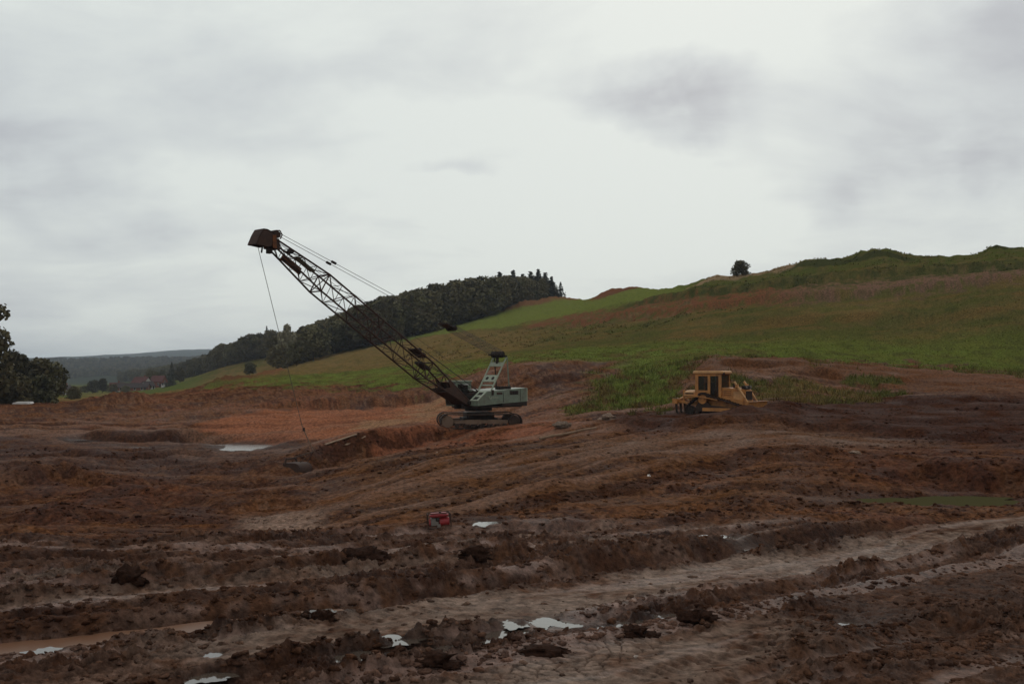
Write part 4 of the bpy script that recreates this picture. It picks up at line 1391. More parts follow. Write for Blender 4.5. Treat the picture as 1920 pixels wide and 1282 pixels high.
def scatter_trees(name, label, cat, pts, scales, kinds, weights):
    """one object: a wood that reads as a mass, crowns set on its points by geometry nodes"""
    P = np.array(pts)
    me = bpy.data.meshes.new(name)
    me.vertices.add(len(P))
    me.vertices.foreach_set('co', P.astype(np.float32).ravel())
    at = me.attributes.new('tree_scale', 'FLOAT_VECTOR', 'POINT')
    at.data.foreach_set('vector', np.array(scales, np.float32).ravel())
    rt = me.attributes.new('tree_turn', 'FLOAT_VECTOR', 'POINT')
    turn = np.zeros((len(P), 3), np.float32)
    turn[:, 2] = rng.random(len(P)) * 6.28
    rt.data.foreach_set('vector', turn.ravel())
    ki = me.attributes.new('tree_kind', 'INT', 'POINT')
    ki.data.foreach_set('value', rng.choice(len(kinds), len(P), p=weights).astype(np.int32))
    o = bpy.data.objects.new(name, me)
    col.objects.link(o)
    ng = bpy.data.node_groups.new(name + '_scatter', 'GeometryNodeTree')
    ng.interface.new_socket('Geometry', in_out='INPUT', socket_type='NodeSocketGeometry')
    ng.interface.new_socket('Geometry', in_out='OUTPUT', socket_type='NodeSocketGeometry')
    N, L = ng.nodes.new, ng.links.new
    gi, go = N('NodeGroupInput'), N('NodeGroupOutput')
    g2i = N('GeometryNodeGeometryToInstance')
    iop = N('GeometryNodeInstanceOnPoints')
    iop.inputs['Pick Instance'].default_value = True
    for k in reversed(kinds):
        src = next(ob for ob in bpy.data.objects if ob.data is CROWN[k])
        oi = N('GeometryNodeObjectInfo')
        oi.inputs['Object'].default_value = src
        oi.inputs['As Instance'].default_value = True
        oi.transform_space = 'ORIGINAL'
        L(oi.outputs['Geometry'], g2i.inputs[0])
    L(gi.outputs[0], iop.inputs['Points'])
    jn = N('GeometryNodeJoinGeometry')
    for n_ in [n for n in ng.nodes if n.bl_idname == 'GeometryNodeObjectInfo']:
        L(n_.outputs['Geometry'], jn.inputs[0])
    ng.nodes.remove(g2i)
    L(jn.outputs[0], iop.inputs['Instance'])

    def attr(nm, typ):
        a = N('GeometryNodeInputNamedAttribute')
        a.data_type = typ
        a.inputs['Name'].default_value = nm
        return a.outputs[0]

    L(attr('tree_kind', 'INT'), iop.inputs['Instance Index'])
    L(attr('tree_turn', 'FLOAT_VECTOR'), iop.inputs['Rotation'])
    L(attr('tree_scale', 'FLOAT_VECTOR'), iop.inputs['Scale'])
    L(iop.outputs[0], go.inputs[0])
    md = o.modifiers.new('scatter', 'NODES')
    md.node_group = ng
    return tag(o, label, None, None, 'stuff')


def wood_points(n, sample, hfun):
    b, d = sample(n)
    X = (b - 960) / F * d
    z = height(X, d) - 0.3
    H = hfun(b, d) * (0.66 + 0.52 * rng.random(len(b)))
    W = H * (0.85 + 0.4 * rng.random(len(b)))
    return np.stack([X, d, z], 1), np.stack([W, W, H], 1)


FEDGE = [(505, 287), (600, 312), (700, 290), (800, 303), (850, 314), (900, 327), (950, 342), (985, 354), (1030, 374)]


def sample_wood(n):
    b = 512 + rng.random(n) ** 0.9 * (1026 - 512)
    d = interp(b, FEDGE) + rng.random(n) ** 1.5 * 150
    return b, d


P1, S1 = wood_points(470, sample_wood, lambda b, d: np.interp(b, [500, 560, 640, 740, 860, 960, 1040], [8.5, 9.5, 11.2, 12.6, 13.0, 11.0, 9.0]))
scatter_trees('wood', 'dark mixed wood covering the ridge behind the crane boom', 'wood', P1, S1, ['dark1', 'dark2', 'mid1', 'mid2', 'con1'], [0.36, 0.3, 0.12, 0.16, 0.06])


def sample_left(n):
    b = 345 + rng.random(n) * 170
    d = interp(b, [(330, 600), (400, 500), (515, 430)]) + rng.random(n) * 190
    return b, d


P2, S2 = wood_points(260, sample_left, lambda b, d: np.interp(b, [340, 430, 515], [9.0, 11.5, 11.0]))
scatter_trees('lower_wood', 'dark wood in the hollow between the farm and the ridge', 'wood', P2, S2, ['dark1', 'dark2', 'mid2'], [0.5, 0.4, 0.1])


def sample_far(n):
    b = -500 + rng.random(n) * 1200
    d = 1380 + rng.random(n) * 820
    return b, d


P3, S3 = wood_points(6500, sample_far, lambda b, d: 10.0 + 0 * b)


def sample_valley(n):
    b = 225 + rng.random(n) * 190
    d = interp(b, [(220, 1000), (300, 820), (420, 680)]) + rng.random(n) * 380
    return b, d


P4, S4 = wood_points(700, sample_valley, lambda b, d: 11.0 + 0 * b)
scatter_trees('distant_woodland', 'hazy wooded hills closing the valley on the left', 'wood', np.concatenate([P3, P4]), np.concatenate([S3, S4]), ['dark1', 'dark2', 'mid2'], [0.5, 0.35, 0.15])


# ------------------------------------------------------------------ grass and weeds, clods
def build_grass():
    n = 300000
    b = rng.random(n) * 2300 - 190
    l = np.log(68) + rng.random(n) ** 1.3 * (np.log(150) - np.log(68))
    d = np.exp(l)
    X = (b - 960) / F * d
    g = grass_mask(X, d, b, d)
    lo = [(p, e) for p, y, e in RED_LO]
    hi = [(p, e) for p, y, e in RED_HI]
    g = g * (1 - band(b, d, lo, hi, 0.02) * (b > 980))
    tuft = sstep(-0.2, 0.5, fbm(X * 0.9 + 3, d * 0.9, 3) + 0.25)
    keep = rng.random(n) < g * (0.12 + 0.88 * tuft) * (1 - sstep(110, 150, d))
    b, d, X = b[keep], d[keep], X[keep]
    n = len(X)
    # coarse tussocks higher up the slope
    m2 = 60000
    b2 = rng.random(m2) * 1250 + 800
    d2 = 150 + rng.random(m2) * 75
    X2 = (b2 - 960) / F * d2
    k2 = (rng.random(m2) < sstep(0.15, 0.5, fbm(X2 * 0.25, d2 * 0.25 + 70, 3))) & (band(b2, d2, lo, hi, 0.02) < 0.3) & ~((b2 < 1300) & (d2 > np.interp(b2, [960, 1100, 1200, 1300], [235, 228, 205, 190])))
    b, d, X = np.concatenate([b, b2[k2]]), np.concatenate([d, d2[k2]]), np.concatenate([X, X2[k2]])
    n = len(X)
    z0 = base_height(X, d)
    z = z0 + relief(X, d, z0, b, d)
    c, wet, _ = soil_colour(X, d, z - z0, b, d)
    tall = np.where((d < 97) & (b > 1060), 0.40, 0.13) * (0.4 + 1.0 * rng.random(n) ** 1.5) * (1 - 0.3 * sstep(120, 150, d)) * np.where(d > 150, 3.0, 1.0)
    w = (0.02 + 0.00035 * d) * np.where(d > 150, 2.0, 1.0) * (0.7 + 0.7 * rng.random(n))
    a = rng.random(n) * 6.28
    lean = rng.normal(size=(n, 2)) * 0.45 * tall[:, None]
    base = np.stack([X, d, z - 0.03], 1)
    off = np.stack([np.cos(a) * w, np.sin(a) * w * 0.5, 0 * w], 1)
    tip = base + np.stack([lean[:, 0], lean[:, 1], tall], 1)
    V = np.stack([base - off, base + off, tip], 1).reshape(-1, 3)
    k = (0.9 + 0.5 * rng.random(n))[:, None]
    cc = c * k * np.array([1.05, 1.08, 0.98])
    C = np.repeat(np.concatenate([cc, np.ones((n, 1))], 1), 3, 0)
    o = np_mesh('grass', V, np.arange(3 * n).reshape(-1, 3), M['grass'], C)
    tag(o, 'rough grass and weeds on the hillside and bank', None, None, 'stuff')


def ico(sub):
    import bmesh
    bm = bmesh.new()
    bmesh.ops.create_icosphere(bm, subdivisions=sub, radius=1.0)
    V = np.array([v.co[:] for v in bm.verts])
    Fc = np.array([[v.index for v in f.verts] for f in bm.faces])
    bm.free()
    return V, Fc


def lumpy(V, seed, amp=0.35):
    """ragged clod: broken by planes, then crumbled"""
    r = np.random.default_rng(seed)
    D = V.copy()
    for _ in range(7):
        n = r.normal(size=3)
        n /= np.linalg.norm(n)
        c = 0.45 + 0.4 * r.random()
        over = np.maximum(D @ n - c, 0)
        D = D - over[:, None] * n * 0.92
    k = 1 + amp * (perlin(V[:, 0] * 2.3 + seed * 3.1, V[:, 1] * 2.3 + V[:, 2] * 1.9) + 0.6 * perlin(V[:, 0] * 5.1 - seed, V[:, 2] * 5.1 + V[:, 1] * 3)) + 0.13 * r.normal(size=len(V))
    return D * k[:, None] * np.array([1.0 + 0.5 * r.random(), 1.0, 0.8 + 0.3 * r.random()])


def build_clods():
    Vs, Fs, Cs = [], [], []
    off = 0
    for sub, n, lo, hi, seeds, smin, smax in ((2, 4000, 10.5, 19, 8, 0.010, 0.085), (1, 9000, 14, 32, 8, 0.014, 0.10), (1, 14000, 31, 72, 8, 0.022, 0.13)):
        bV, bF = ico(sub)
        b = rng.random(n * 3) * 2120 - 100
        d = np.exp(np.log(lo) + rng.random(n * 3) * np.log(hi / lo))
        X = (b - 960) / F * d
        if hi <= 32:
            fl = flat_mask(X, d, d)
            q = rut_q(X, d)
            ridge = np.zeros_like(X)
            for c, w, dep in RUTS:
                ridge = np.maximum(ridge, np.exp(-((np.abs(q - c) - w * 1.7) / (0.8 * w)) ** 2) - 1.5 * np.exp(-((q - c) / w) ** 4))
            pr = np.clip((0.18 + 1.0 * ridge + 0.5 * sstep(0, 0.5, fbm(X * 0.3, d * 0.3 + 50, 3))) * (1 - 0.90 * fl), 0.012, 1)
        else:
            pr = (1 - grass_mask(X, d, b, d)) * (0.1 + 0.9 * sstep(-0.1, 0.3, -drag_lines(X, d, b, d) + 0.3 * fbm(X * 0.16 + 20, d * 0.16, 3)))
        for hx, hy, rx, ry, dep, lev in PUDDLES:
            pr = pr * (1 - 0.9 * (((X - hx) / rx) ** 2 + ((d - hy) / ry) ** 2 < 1.2))
        keep = np.nonzero(rng.random(n * 3) < pr)[0][:n]
        b, d, X = b[keep], d[keep], X[keep]
        z = height(X, d)
        m = len(X)
        s = smin + (smax - smin) * rng.random(m) ** 3.4
        k = rng.integers(0, seeds, m)
        shapes = [lumpy(bV, j + 10 * sub) for j in range(seeds)]
        ang = rng.random(m) * 6.28
        ca, sa = np.cos(ang), np.sin(ang)
        lc, _w1, _c1 = soil_colour(X, d, 0 * X, b, d)
        cols = np.where(rng.random((m, 1)) < 0.45, C_MUD_D[None] * (0.9 + 0.5 * rng.random((m, 1))), C_MUD[None] * (0.9 + 0.6 * rng.random((m, 1))))
        cols = 0.5 * cols + 0.5 * lc * (0.55 + 0.5 * rng.random((m, 1)))
        if hi > 32:
            cols = lc * (0.45 + 1.0 * rng.random((m, 1)) ** 1.5)
        if False:
            cols = np.where(rng.random((m, 1)) < 0.8, C_MUD_D[None] * (1.0 + 0.8 * rng.random((m, 1))), C_BROWN[None] * (0.9 + 0.9 * rng.random((m, 1))))
        for i in range(m):
            v = shapes[k[i]] * s[i] * np.array([1.1, 1.0, 0.72])
            v = np.stack([v[:, 0] * ca[i] - v[:, 1] * sa[i] + X[i], v[:, 0] * sa[i] + v[:, 1] * ca[i] + d[i], v[:, 2] + z[i] - 0.05 * s[i]], 1)
            Vs.append(v)
            Fs.append(bF + off)
            Cs.append(np.tile(np.append(cols[i], 0.12), (len(v), 1)))
            off += len(v)
    o = np_mesh('mud_clods', np.concatenate(Vs), np.concatenate(Fs), M['clod'], np.concatenate(Cs))
    tag(o, 'small clods of churned mud strewn over the ruts and the pit', None, None, 'stuff')


build_grass()
build_clods()


def big_clod(label, bpx, bpy_, w, h, seed, cat='clod', name='mud_clod', colour=None, mat=None, lumps=5):
    p = hit(bpx, bpy_)
    r = np.random.default_rng(seed)
    bV, bF = ico(3)
    Vs, Fs = [], []
    off = 0
    for i in range(lumps):
        v = lumpy(bV, seed + i, 0.42)
        k = 1.0 if i == 0 else 0.35 + 0.3 * r.random()
        c = np.array([0, 0, h * 0.36]) if i == 0 else np.array([r.uniform(-0.55, 0.55) * w, r.uniform(-0.2, 0.2) * w, h * 0.2 * k])
        v = v * np.array([w * 0.42, w * 0.36, h * 0.52]) * k + c
        Vs.append(v)
        Fs.append(bF + off)
        off += len(v)
    V = np.concatenate(Vs)
    cc = C_MUD_D * np.array([0.95, 1.1, 1.2]) if colour is None else colour
    C = np.tile(np.append(cc, 0.12), (len(V), 1))
    o = np_mesh(name, V, np.concatenate(Fs), mat or M['clod'], C)
    o.location = (p.x, p.y + 0.1, p.z - 0.05)
    tag(o, label, cat)


big_clod('big dark mud clod right of the puddles in the foreground', 1310, 1172, 0.62, 0.36, 21)
big_clod('jagged dark mud lump on the rut edge left of the red generator', 685, 1050, 1.0, 0.42, 22)
big_clod('dark mud lump on the rut edge below the small white puddle', 893, 1044, 0.8, 0.34, 23)
big_clod('large dark mud clod above the silty rut on the left', 240, 1090, 0.62, 0.44, 24)
big_clod('dark clod sitting in the rut edge above the silty water', 605, 1160, 0.32, 0.2, 25)
big_clod('heaped dark clods below the row of puddles near the bottom', 800, 1245, 0.75, 0.26, 26, lumps=8)
big_clod('dark clod heap between the puddles left of the big clod', 1190, 1190, 0.62, 0.24, 27, lumps=8)
big_clod('broken clods right of the brightest puddle cluster', 1010, 1225, 0.7, 0.22, 28, lumps=8)
SC = np.array([0.30, 0.21, 0.15])
big_clod('pale boulder pair beside the end of the log', 1142, 787, 0.95, 0.55, 31, 'boulder', 'boulder', SC, lumps=3)
big_clod('half buried brown boulder above the left end of the log', 1055, 802, 1.3, 0.6, 32, 'boulder', 'boulder', SC * 0.62, lumps=3)
big_clod('small white stone on the slope right of the generator', 1217, 893, 0.18, 0.16, 33, 'stone', 'stone', np.array([0.75, 0.68, 0.6]), lumps=1)
big_clod('flat pale stone on the packed track right of the mound', 1605, 850, 0.5, 0.2, 34, 'stone', 'stone', SC * 0.9, lumps=2)
big_clod('pale round stone lying on the right hand mud', 1690, 1022, 0.24, 0.18, 35, 'stone', 'stone', SC * 1.1, lumps=1)
big_clod('small pink stone on the slope above the generator', 818, 850, 0.24, 0.16, 36, 'stone', 'stone', SC, lumps=1)
big_clod('small pale stone in the cracked mud near the bottom', 1193, 1232, 0.10, 0.07, 37, 'stone', 'stone', np.array([0.5, 0.4, 0.33]), lumps=1)


# ------------------------------------------------------------------ farm buildings in the valley
def house(name, label, bpx, d, rz, L_, W_, hw, hr, wall, roof, windows=3, chimney=True, cat='house', gable_white=False, door=True):
    x = (bpx - 960) / F * d
    o = empty(name, (x, d, ground_at(x, d) - 0.1), rz)
    m = MB()
    hl, wd = L_ / 2, W_ / 2
    m.prism([(-wd, 0), (wd, 0), (wd, hw), (0, hw + hr), (-wd, hw)], (0, 1, 0), (0, 0, 1), (-hl, 0, 0), (L_, 0, 0))
    m.build('wall', wall, o)
    rm = MB()
    e, t = 0.4, 0.18
    sl = hr / wd
    for s in (-1, 1):
        rm.prism([(s * (wd + e), hw - sl * e + 0.02), (0, hw + hr + 0.02), (0, hw + hr + t), (s * (wd + e), hw - sl * e + t)], (0, 1, 0), (0, 0, 1), (-hl - e, 0, 0), (L_ + 2 * e, 0, 0))
    rf = rm.build('roof', roof, o)
    if chimney:
        MB().box((hl * 0.3, wd * 0.2, hw + hr + 0.3), (0.6, 0.6, 1.3)).build('chimney', M['brick'], rf)
    for i in range(windows):
        px_ = -hl + L_ * (i + 0.7) / (windows + 0.4)
        w = MB().box((px_, -wd - 0.03, hw * 0.58), (0.95, 0.06, 1.15)).build('window', M['white'], o)
        MB().box((px_, -wd - 0.075, hw * 0.58), (0.75, 0.03, 0.95)).build('pane', M['glass'], w)
    for s in (-1, 1):
        w = MB().box((s * (hl + 0.03), 0, hw * 0.95), (0.06, 0.95, 1.1)).build('window', M['white'], o)
        MB().box((s * (hl + 0.075), 0, hw * 0.95), (0.03, 0.75, 0.9)).build('pane', M['glass'], w)
    if door:
        MB().box((hl - 0.9, -wd - 0.03, 1.0), (1.0, 0.06, 2.0)).build('door', M['roof_dark'], o)
    return tag(o, label, cat, 'far farm buildings')


house('farmhouse', 'farmhouse with dark red roof in the middle of the far farm', 266, 486, R(-24), 8.0, 7.0, 2.8, 3.4, M['plaster'], M['roof_red'])
house('gabled_house', 'small house with bright white gable in front of the farmhouse', 277, 468, R(66), 5.5, 3.6, 2.2, 1.9, M['plaster'], M['roof_dark'], 1, False)
house('barn', 'long low dark roofed barn left of the white gable', 250, 462, R(4), 14.0, 6.0, 1.6, 1.9, M['brick'], M['roof_dark'], 4, False, 'barn')
house('brick_barn', 'brick red barn at the right end of the far farm', 298, 494, R(-14), 6.5, 5.5, 3.4, 2.6, M['brick'], M['roof_red'], 2, False, 'barn')
house('shed', 'tiny pale shed right of the brick barn', 308, 470, R(70), 2.0, 1.8, 2.0, 0.5, M['plaster'], M['roof_dark'], 1, False, 'shed')
house('cottage', 'small cottage with reddish roof left of the farmhouse', 219, 480, R(20), 6.0, 5.0, 2.2, 2.2, M['plaster'], M['roof_red'], 2)
house('white_house', 'small white house beside the round bush on the meadow', 124, 400, R(75), 4.0, 3.4, 2.6, 1.5, M['plaster'], M['roof_dark'], 1)

sx_ = (38 - 960) / F * 136
p = Vector((sx_, 136, ground_at(sx_, 136)))
m = MB()
for i in range(6):
    m.prism([(-1.15, 0), (1.15, 0), (1.0, 0.2 + 0.05 * (i % 2)), (-1.0, 0.22)], (1, 0, 0), (0, 0, 1), (0.12 * math.sin(i), i * 0.3, 0.015 * i), (0, 0.298, 0))
o = m.build('white_sheet', M['white'])
o.location = (p.x, p.y, p.z + 0.22)
tag(o, 'flat white sheet lying at the foot of the left edge trees', 'sheet')


# ------------------------------------------------------------------ crawler crane with lattice boom
CX, CY = (897 - 960) / F * 70.0, 70.0
CG = -3.52
CD = -0.29                       # ground under the crawlers, below the crane's datum
HEAD = R(228)
crane = empty('crawler_crane', (CX, CY, CG), HEAD)
tag(crane, 'pale green crawler crane with long dark lattice boom above the pit', 'crane')
U = Matrix.Translation((0, 0, CD)) @ Matrix.Rotation(R(180 + 8) - HEAD, 4, 'Z')         # the undercarriage is slewed against the house


def crawler(side):
    """one crawler: belt of shoes round a frame with sprocket, idler and rollers"""
    y0 = side * 1.65
    w = 0.72
    Lh, r = 2.30, 0.50
    m = MB(U)
    path = []
    n = 44
    for i in range(16):
        t = -math.pi / 2 - math.pi * i / 15
        path.append((-Lh + r * math.cos(t), r + r * math.sin(t)))
    for i in range(1, 14):
        s = i / 14
        path.append((-Lh + 2 * Lh * s, 2 * r - 0.05 * math.sin(math.pi * s)))
    for i in range(16):
        t = math.pi / 2 - math.pi * i / 15
        path.append((Lh + r * math.cos(t), r + r * math.sin(t)))
    for i in range(1, 14):
        s = i / 14
        path.append((Lh - 2 * Lh * s, 0.0))
    k = len(path)
    for i in range(k):
        (xa, za), (xb, zb) = path[i], path[(i + 1) % k]
        dx, dz = xb - xa, zb - za
        ln = math.hypot(dx, dz)
        if ln < 1e-4:
            continue
        ang = math.atan2(dz, dx)
        m.box(((xa + xb) / 2, y0, (za + zb) / 2 + 0.03), (ln * 0.86, w, 0.07), Matrix.Rotation(-ang, 3, 'Y'))
        m.box(((xa + xb) / 2 - math.sin(ang) * -0.0, y0, (za + zb) / 2 + 0.03), (ln * 1.02, w * 0.45, 0.05), Matrix.Rotation(-ang, 3, 'Y'))
    belt = m.build('crawler_track', M['track'], crane)
    f = MB(U).box((0, y0, 0.50), (2 * Lh - 0.9, w * 0.55, 0.22))
    f.box((0.55, y0 + side * 0.24, 0.5), (1.1, 0.10, 0.30)).box((-0.9, y0 + side * 0.24, 0.5), (0.9, 0.10, 0.30))
    f.build('side_frame', M['hub'], belt)
    for x, nm, mt in ((Lh, 'drive_sprocket', 'hub'), (-Lh, 'idler_wheel', 'track')):
        MB(U).wheel((x, y0, r + 0.03), (0, 1, 0), 0.40, w * 0.8, 18, 0.16).build(nm, M[mt], belt)
    for i in range(7):
        MB(U).wheel((-1.65 + 0.55 * i, y0, 0.24), (0, 1, 0), 0.15, w * 0.7, 10, 0.05).build('roller', M['track'], belt)
    for i in range(2):
        MB(U).wheel((-0.8 + 1.6 * i, y0, 0.86), (0, 1, 0), 0.09, w * 0.6, 10).build('return_roller', M['track'], belt)


crawler(1)
crawler(-1)
MB(U).box((0, 0, 0.80), (1.9, 2.7, 0.58)).box((0.95, 0, 0.6), (0.5, 2.7, 0.28)).box((-0.95, 0, 0.6), (0.5, 2.7, 0.28)).build('car_body', M['dark'], crane)
MB().tube((0, 0, 0.9), (0, 0, 1.15), 0.95, 24).build('slew_ring', M['dark'], crane)
# deck and house
MB().box((-0.9, 0, 1.20), (4.6, 2.5, 0.12)).box((1.5, 0.35, 1.22), (0.9, 0.2, 0.3)).box((1.5, -0.35, 1.22), (0.9, 0.2, 0.3)).build('deck', M['dark'], crane)
hs = MB()
hs.prism([(1.5, 1.30), (1.5, 1.62), (0.55, 2.28), (-3.55, 2.5), (-3.6, 1.52), (-1.0, 1.42)], (1, 0, 0), (0, 0, 1), (0, 0.62, 0), (0, 0.78, 0))
hs.build('engine_house', M['green'], crane)
hs = MB()
hs.prism([(0.0, 1.30), (0.0, 2.3), (-3.55, 2.5), (-3.6, 1.52), (-1.0, 1.42)], (1, 0, 0), (0, 0, 1), (0, -1.4, 0), (0, 2.015, 0))
hs.build('machinery_house', M['green'], crane)
MB().prism([(-1.0, 1.26), (-1.0, 1.415), (-3.6, 1.515), (-3.62, 1.19)], (1, 0, 0), (0, 0, 1), (0, -1.38, 0), (0, 2.76, 0)).build('counterweight', M['dark'], crane)
# trim along the side
eh = bpy.data.objects['engine_house']
for i, (x0, x1, z0, z1, mt) in enumerate(((-2.62, -1.72, 2.02, 2.30, 'dark'), (-0.95, -0.30, 2.04, 2.2, 'boom'))):
    n = 5 if i == 0 else 1
    for k in range(n):
        a = x0 + (x1 - x0) * k / n
        b = x0 + (x1 - x0) * (k + 0.86) / n
        MB().box(((a + b) / 2, 1.412, (z0 + z1) / 2), (b - a, 0.03, z1 - z0)).build('louvre' if i == 0 else 'name_plate', M[mt], eh)
# pale maker's mark: a hooked stroke and a short row of letters too small to read
mk = MB()
pts = [Vector((0.42, 1.425, 1.98)), Vector((0.36, 1.425, 1.84)), Vector((0.26, 1.425, 1.76)), Vector((0.16, 1.425, 1.84)), Vector((0.10, 1.425, 1.92))]
for a, b in zip(pts[:-1], pts[1:]):
    dd = (b - a).normalized()
    w = Vector((dd.z, 0, -dd.x)) * 0.03
    mk.add([a - w, a + w, b + w, b - w], [(0, 1, 2, 3)])
for k in range(6):
    x = 0.02 - 0.10 * k
    hgt = 0.09 if k % 2 else 0.13
    mk.add([(x, 1.425, 1.80), (x - 0.06, 1.425, 1.80), (x - 0.06, 1.425, 1.80 + hgt), (x, 1.425, 1.80 + hgt)], [(0, 1, 2, 3)])
mk.build('maker_mark', M['pale_green'], eh)
MB().box((-3.60, 1.36, 2.0), (0.06, 0.09, 0.95)).build('corner_strip', M['pale_green'], eh)
for k in range(6):
    MB().box((-3.634, 1.36, 1.62 + 0.155 * k), (0.012, 0.092, 0.06)).build('stripe', M['white'], eh)
for z_ in (1.66, 2.27):
    for xx in (-2.9, -1.3, 0.2):
        pass
MB().box((-1.05, 1.415, 1.86), (0.02, 0.02, 0.72)).build('panel_joint', M['dark'], eh)
MB().box((-2.85, 1.415, 1.98), (0.02, 0.02, 0.86)).build('panel_joint', M['dark'], eh)
# slotted step plate on the sloping front deck
ang = math.atan2(0.66, 0.95)
rot = Matrix.Rotation(ang, 3, 'Y')
sp = MB()
nrm = Vector((0.57, 0, 0.82))
pa, pb = Vector((1.5, 0, 1.62)) + nrm * 0.012, Vector((0.55, 0, 2.28)) + nrm * 0.012
for t0, t1, ya, yb in ((0, 0.10, 0.63, 1.40), (0.40, 0.55, 0.63, 1.40), (0.85, 1.0, 0.63, 1.40), (0.10, 0.40, 0.63, 0.78), (0.10, 0.40, 1.24, 1.40), (0.55, 0.85, 0.63, 0.78), (0.55, 0.85, 1.24, 1.40)):
    A, B = pa.lerp(pb, t0), pa.lerp(pb, t1)
    A1, B1 = A + nrm * 0.04, B + nrm * 0.04
    sp.add([(A.x, ya, A.z), (A.x, yb, A.z), (B.x, yb, B.z), (B.x, ya, B.z), (A1.x, ya, A1.z), (A1.x, yb, A1.z), (B1.x, yb, B1.z), (B1.x, ya, B1.z)],
           [(3, 2, 1, 0), (4, 5, 6, 7), (0, 1, 5, 4), (1, 2, 6, 5), (2, 3, 7, 6), (3, 0, 4, 7)])
sp.build('step_plate', M['pale_green'], crane)
for t0, t1 in ((0.10, 0.40), (0.55, 0.85)):
    A, B = pa.lerp(pb, t0) + nrm * 0.003, pa.lerp(pb, t1) + nrm * 0.003
    MB().add([(A.x, 0.78, A.z), (A.x, 1.24, A.z), (B.x, 1.24, B.z), (B.x, 0.78, B.z)], [(0, 1, 2, 3)]).build('slot', M['dark'], crane)
# roof fittings
MB().tube((-2.1, 0.9, 2.4), (-2.1, 0.9, 2.62), 0.22, 14).box((-1.7, 0.6, 2.5), (0.7, 0.5, 0.22)).build('roof_vent', M['dark'], crane)
MB().tube((-2.7, 0.5, 2.4), (-2.7, 0.5, 2.72), 0.05, 8).build('exhaust_pipe', M['dark'], crane)
MB().box((0.05, 1.42, 2.20), (0.16, 0.10, 0.36)).build('bracket', M['dark'], crane)
# operator's cab on the far side
cb = MB()
cb.prism([(0.1, 1.25), (1.75, 1.25), (1.9, 2.0), (1.55, 2.95), (0.1, 2.95)], (1, 0, 0), (0, 0, 1), (0, -1.45, 0), (0, 0.85, 0))
cab = cb.build('cab', M['green'], crane)
MB().box((0.85, -1.02, 2.99), (1.6, 0.95, 0.07)).build('cab_roof', M['pale_green'], cab)
MB().add([(1.915, -1.40, 2.06), (1.915, -0.66, 2.06), (1.60, -0.66, 2.88), (1.60, -1.40, 2.88)], [(0, 1, 2, 3)]).build('windscreen', M['glass'], cab)
MB().add([(1.775, -1.40, 1.32), (1.775, -0.66, 1.32), (1.91, -0.66, 1.95), (1.91, -1.40, 1.95)], [(0, 1, 2, 3)]).build('lower_window', M['glass'], cab)
MB().box((0.95, -0.596, 2.35), (1.0, 0.012, 0.85)).build('side_window', M['glass'], cab)
# winches and drums between the cab and house
for x, r_ in ((0.55, 0.34), (-0.2, 0.34)):
    MB().wheel((x + 0.2, 0.0, 1.85), (0, 1, 0), r_, 0.95, 18).wheel((x + 0.2, 0.5, 1.85), (0, 1, 0), r_ + 0.1, 0.05, 18).wheel((x + 0.2, -0.5, 1.85), (0, 1, 0), r_ + 0.1, 0.05, 18).build('winch_drum', M['dark'], crane)
MB().box((0.3, -0.45, 2.15), (0.5, 0.3, 0.25)).box((0.9, 0.3, 2.0), (0.3, 0.25, 0.3)).tube((0.6, -0.5, 2.2), (1.2, 0.2, 2.35), 0.05).tube((0.2, 0.45, 2.1), (0.9, 0.45, 2.5), 0.04).build('winch_gear', M['boom'], crane)
MB().box((0.45, -0.1, 2.42), (0.5, 0.35, 0.05)).box((1.0, -0.3, 2.75), (0.34, 0.3, 0.05)).build('winch_cover', M['white'], crane)

# gantry
gl, gh = (-0.62, 2.28), (-2.25, 4.70)
for s in (-1, 1):
    y = 0.62 * s
    d_ = (Vector((gh[0], 0, gh[1])) - Vector((gl[0], 0, gl[1])))
    ang = math.atan2(d_.z, -d_.x)
    mid = (Vector((gl[0], y, gl[1])) + Vector((gh[0], y, gh[1]))) / 2
    MB().box(tuple(mid), (d_.length, 0.06, 0.10), Matrix.Rotation(ang, 3, 'Y') @ Matrix.Scale(1, 3)).build('gantry_leg', M['pale_green'], crane)
    MB().tube((gh[0] - 0.06, y, gh[1] - 0.02), (gh[0] - 0.28, y, 2.45), 0.045, 8).build('gantry_stay', M['dark'] if s < 0 else M['green'], crane)


def gantry_plate(t0, t1, name, holes=0):
    A = Vector((gl[0], 0, gl[1])).lerp(Vector((gh[0], 0, gh[1])), t0)
    B = Vector((gl[0], 0, gl[1])).lerp(Vector((gh[0], 0, gh[1])), t1)
    n = Vector((d_.z, 0, -d_.x)).normalized() * 0.03
    y0 = 0.585
    o = MB().add([A + Vector((0, -y0, 0)) - n, A + Vector((0, y0, 0)) - n, B + Vector((0, y0, 0)) - n, B + Vector((0, -y0, 0)) - n,
                  A + Vector((0, -y0, 0)) + n, A + Vector((0, y0, 0)) + n, B + Vector((0, y0, 0)) + n, B + Vector((0, -y0, 0)) + n],
                 [(0, 1, 2, 3), (7, 6, 5, 4), (0, 4, 5, 1), (1, 5, 6, 2), (2, 6, 7, 3), (3, 7, 4, 0)]).build(name, M['pale_green'], crane)
    mid = A.lerp(B, 0.5)
    for k in range(holes):
        c = mid + Vector((0, -0.28 + 0.56 * k, 0))
        MB().tube(c - n * 1.12, c + n * 1.12, 0.14, 16).build('lightening_hole', M['dark'], o)


gantry_plate(0.27, 0.46, 'gantry_plate', 2)
gantry_plate(0.72, 0.84, 'gantry_plate')
gantry_plate(0.15, 0.18, 'gantry_crossbar')
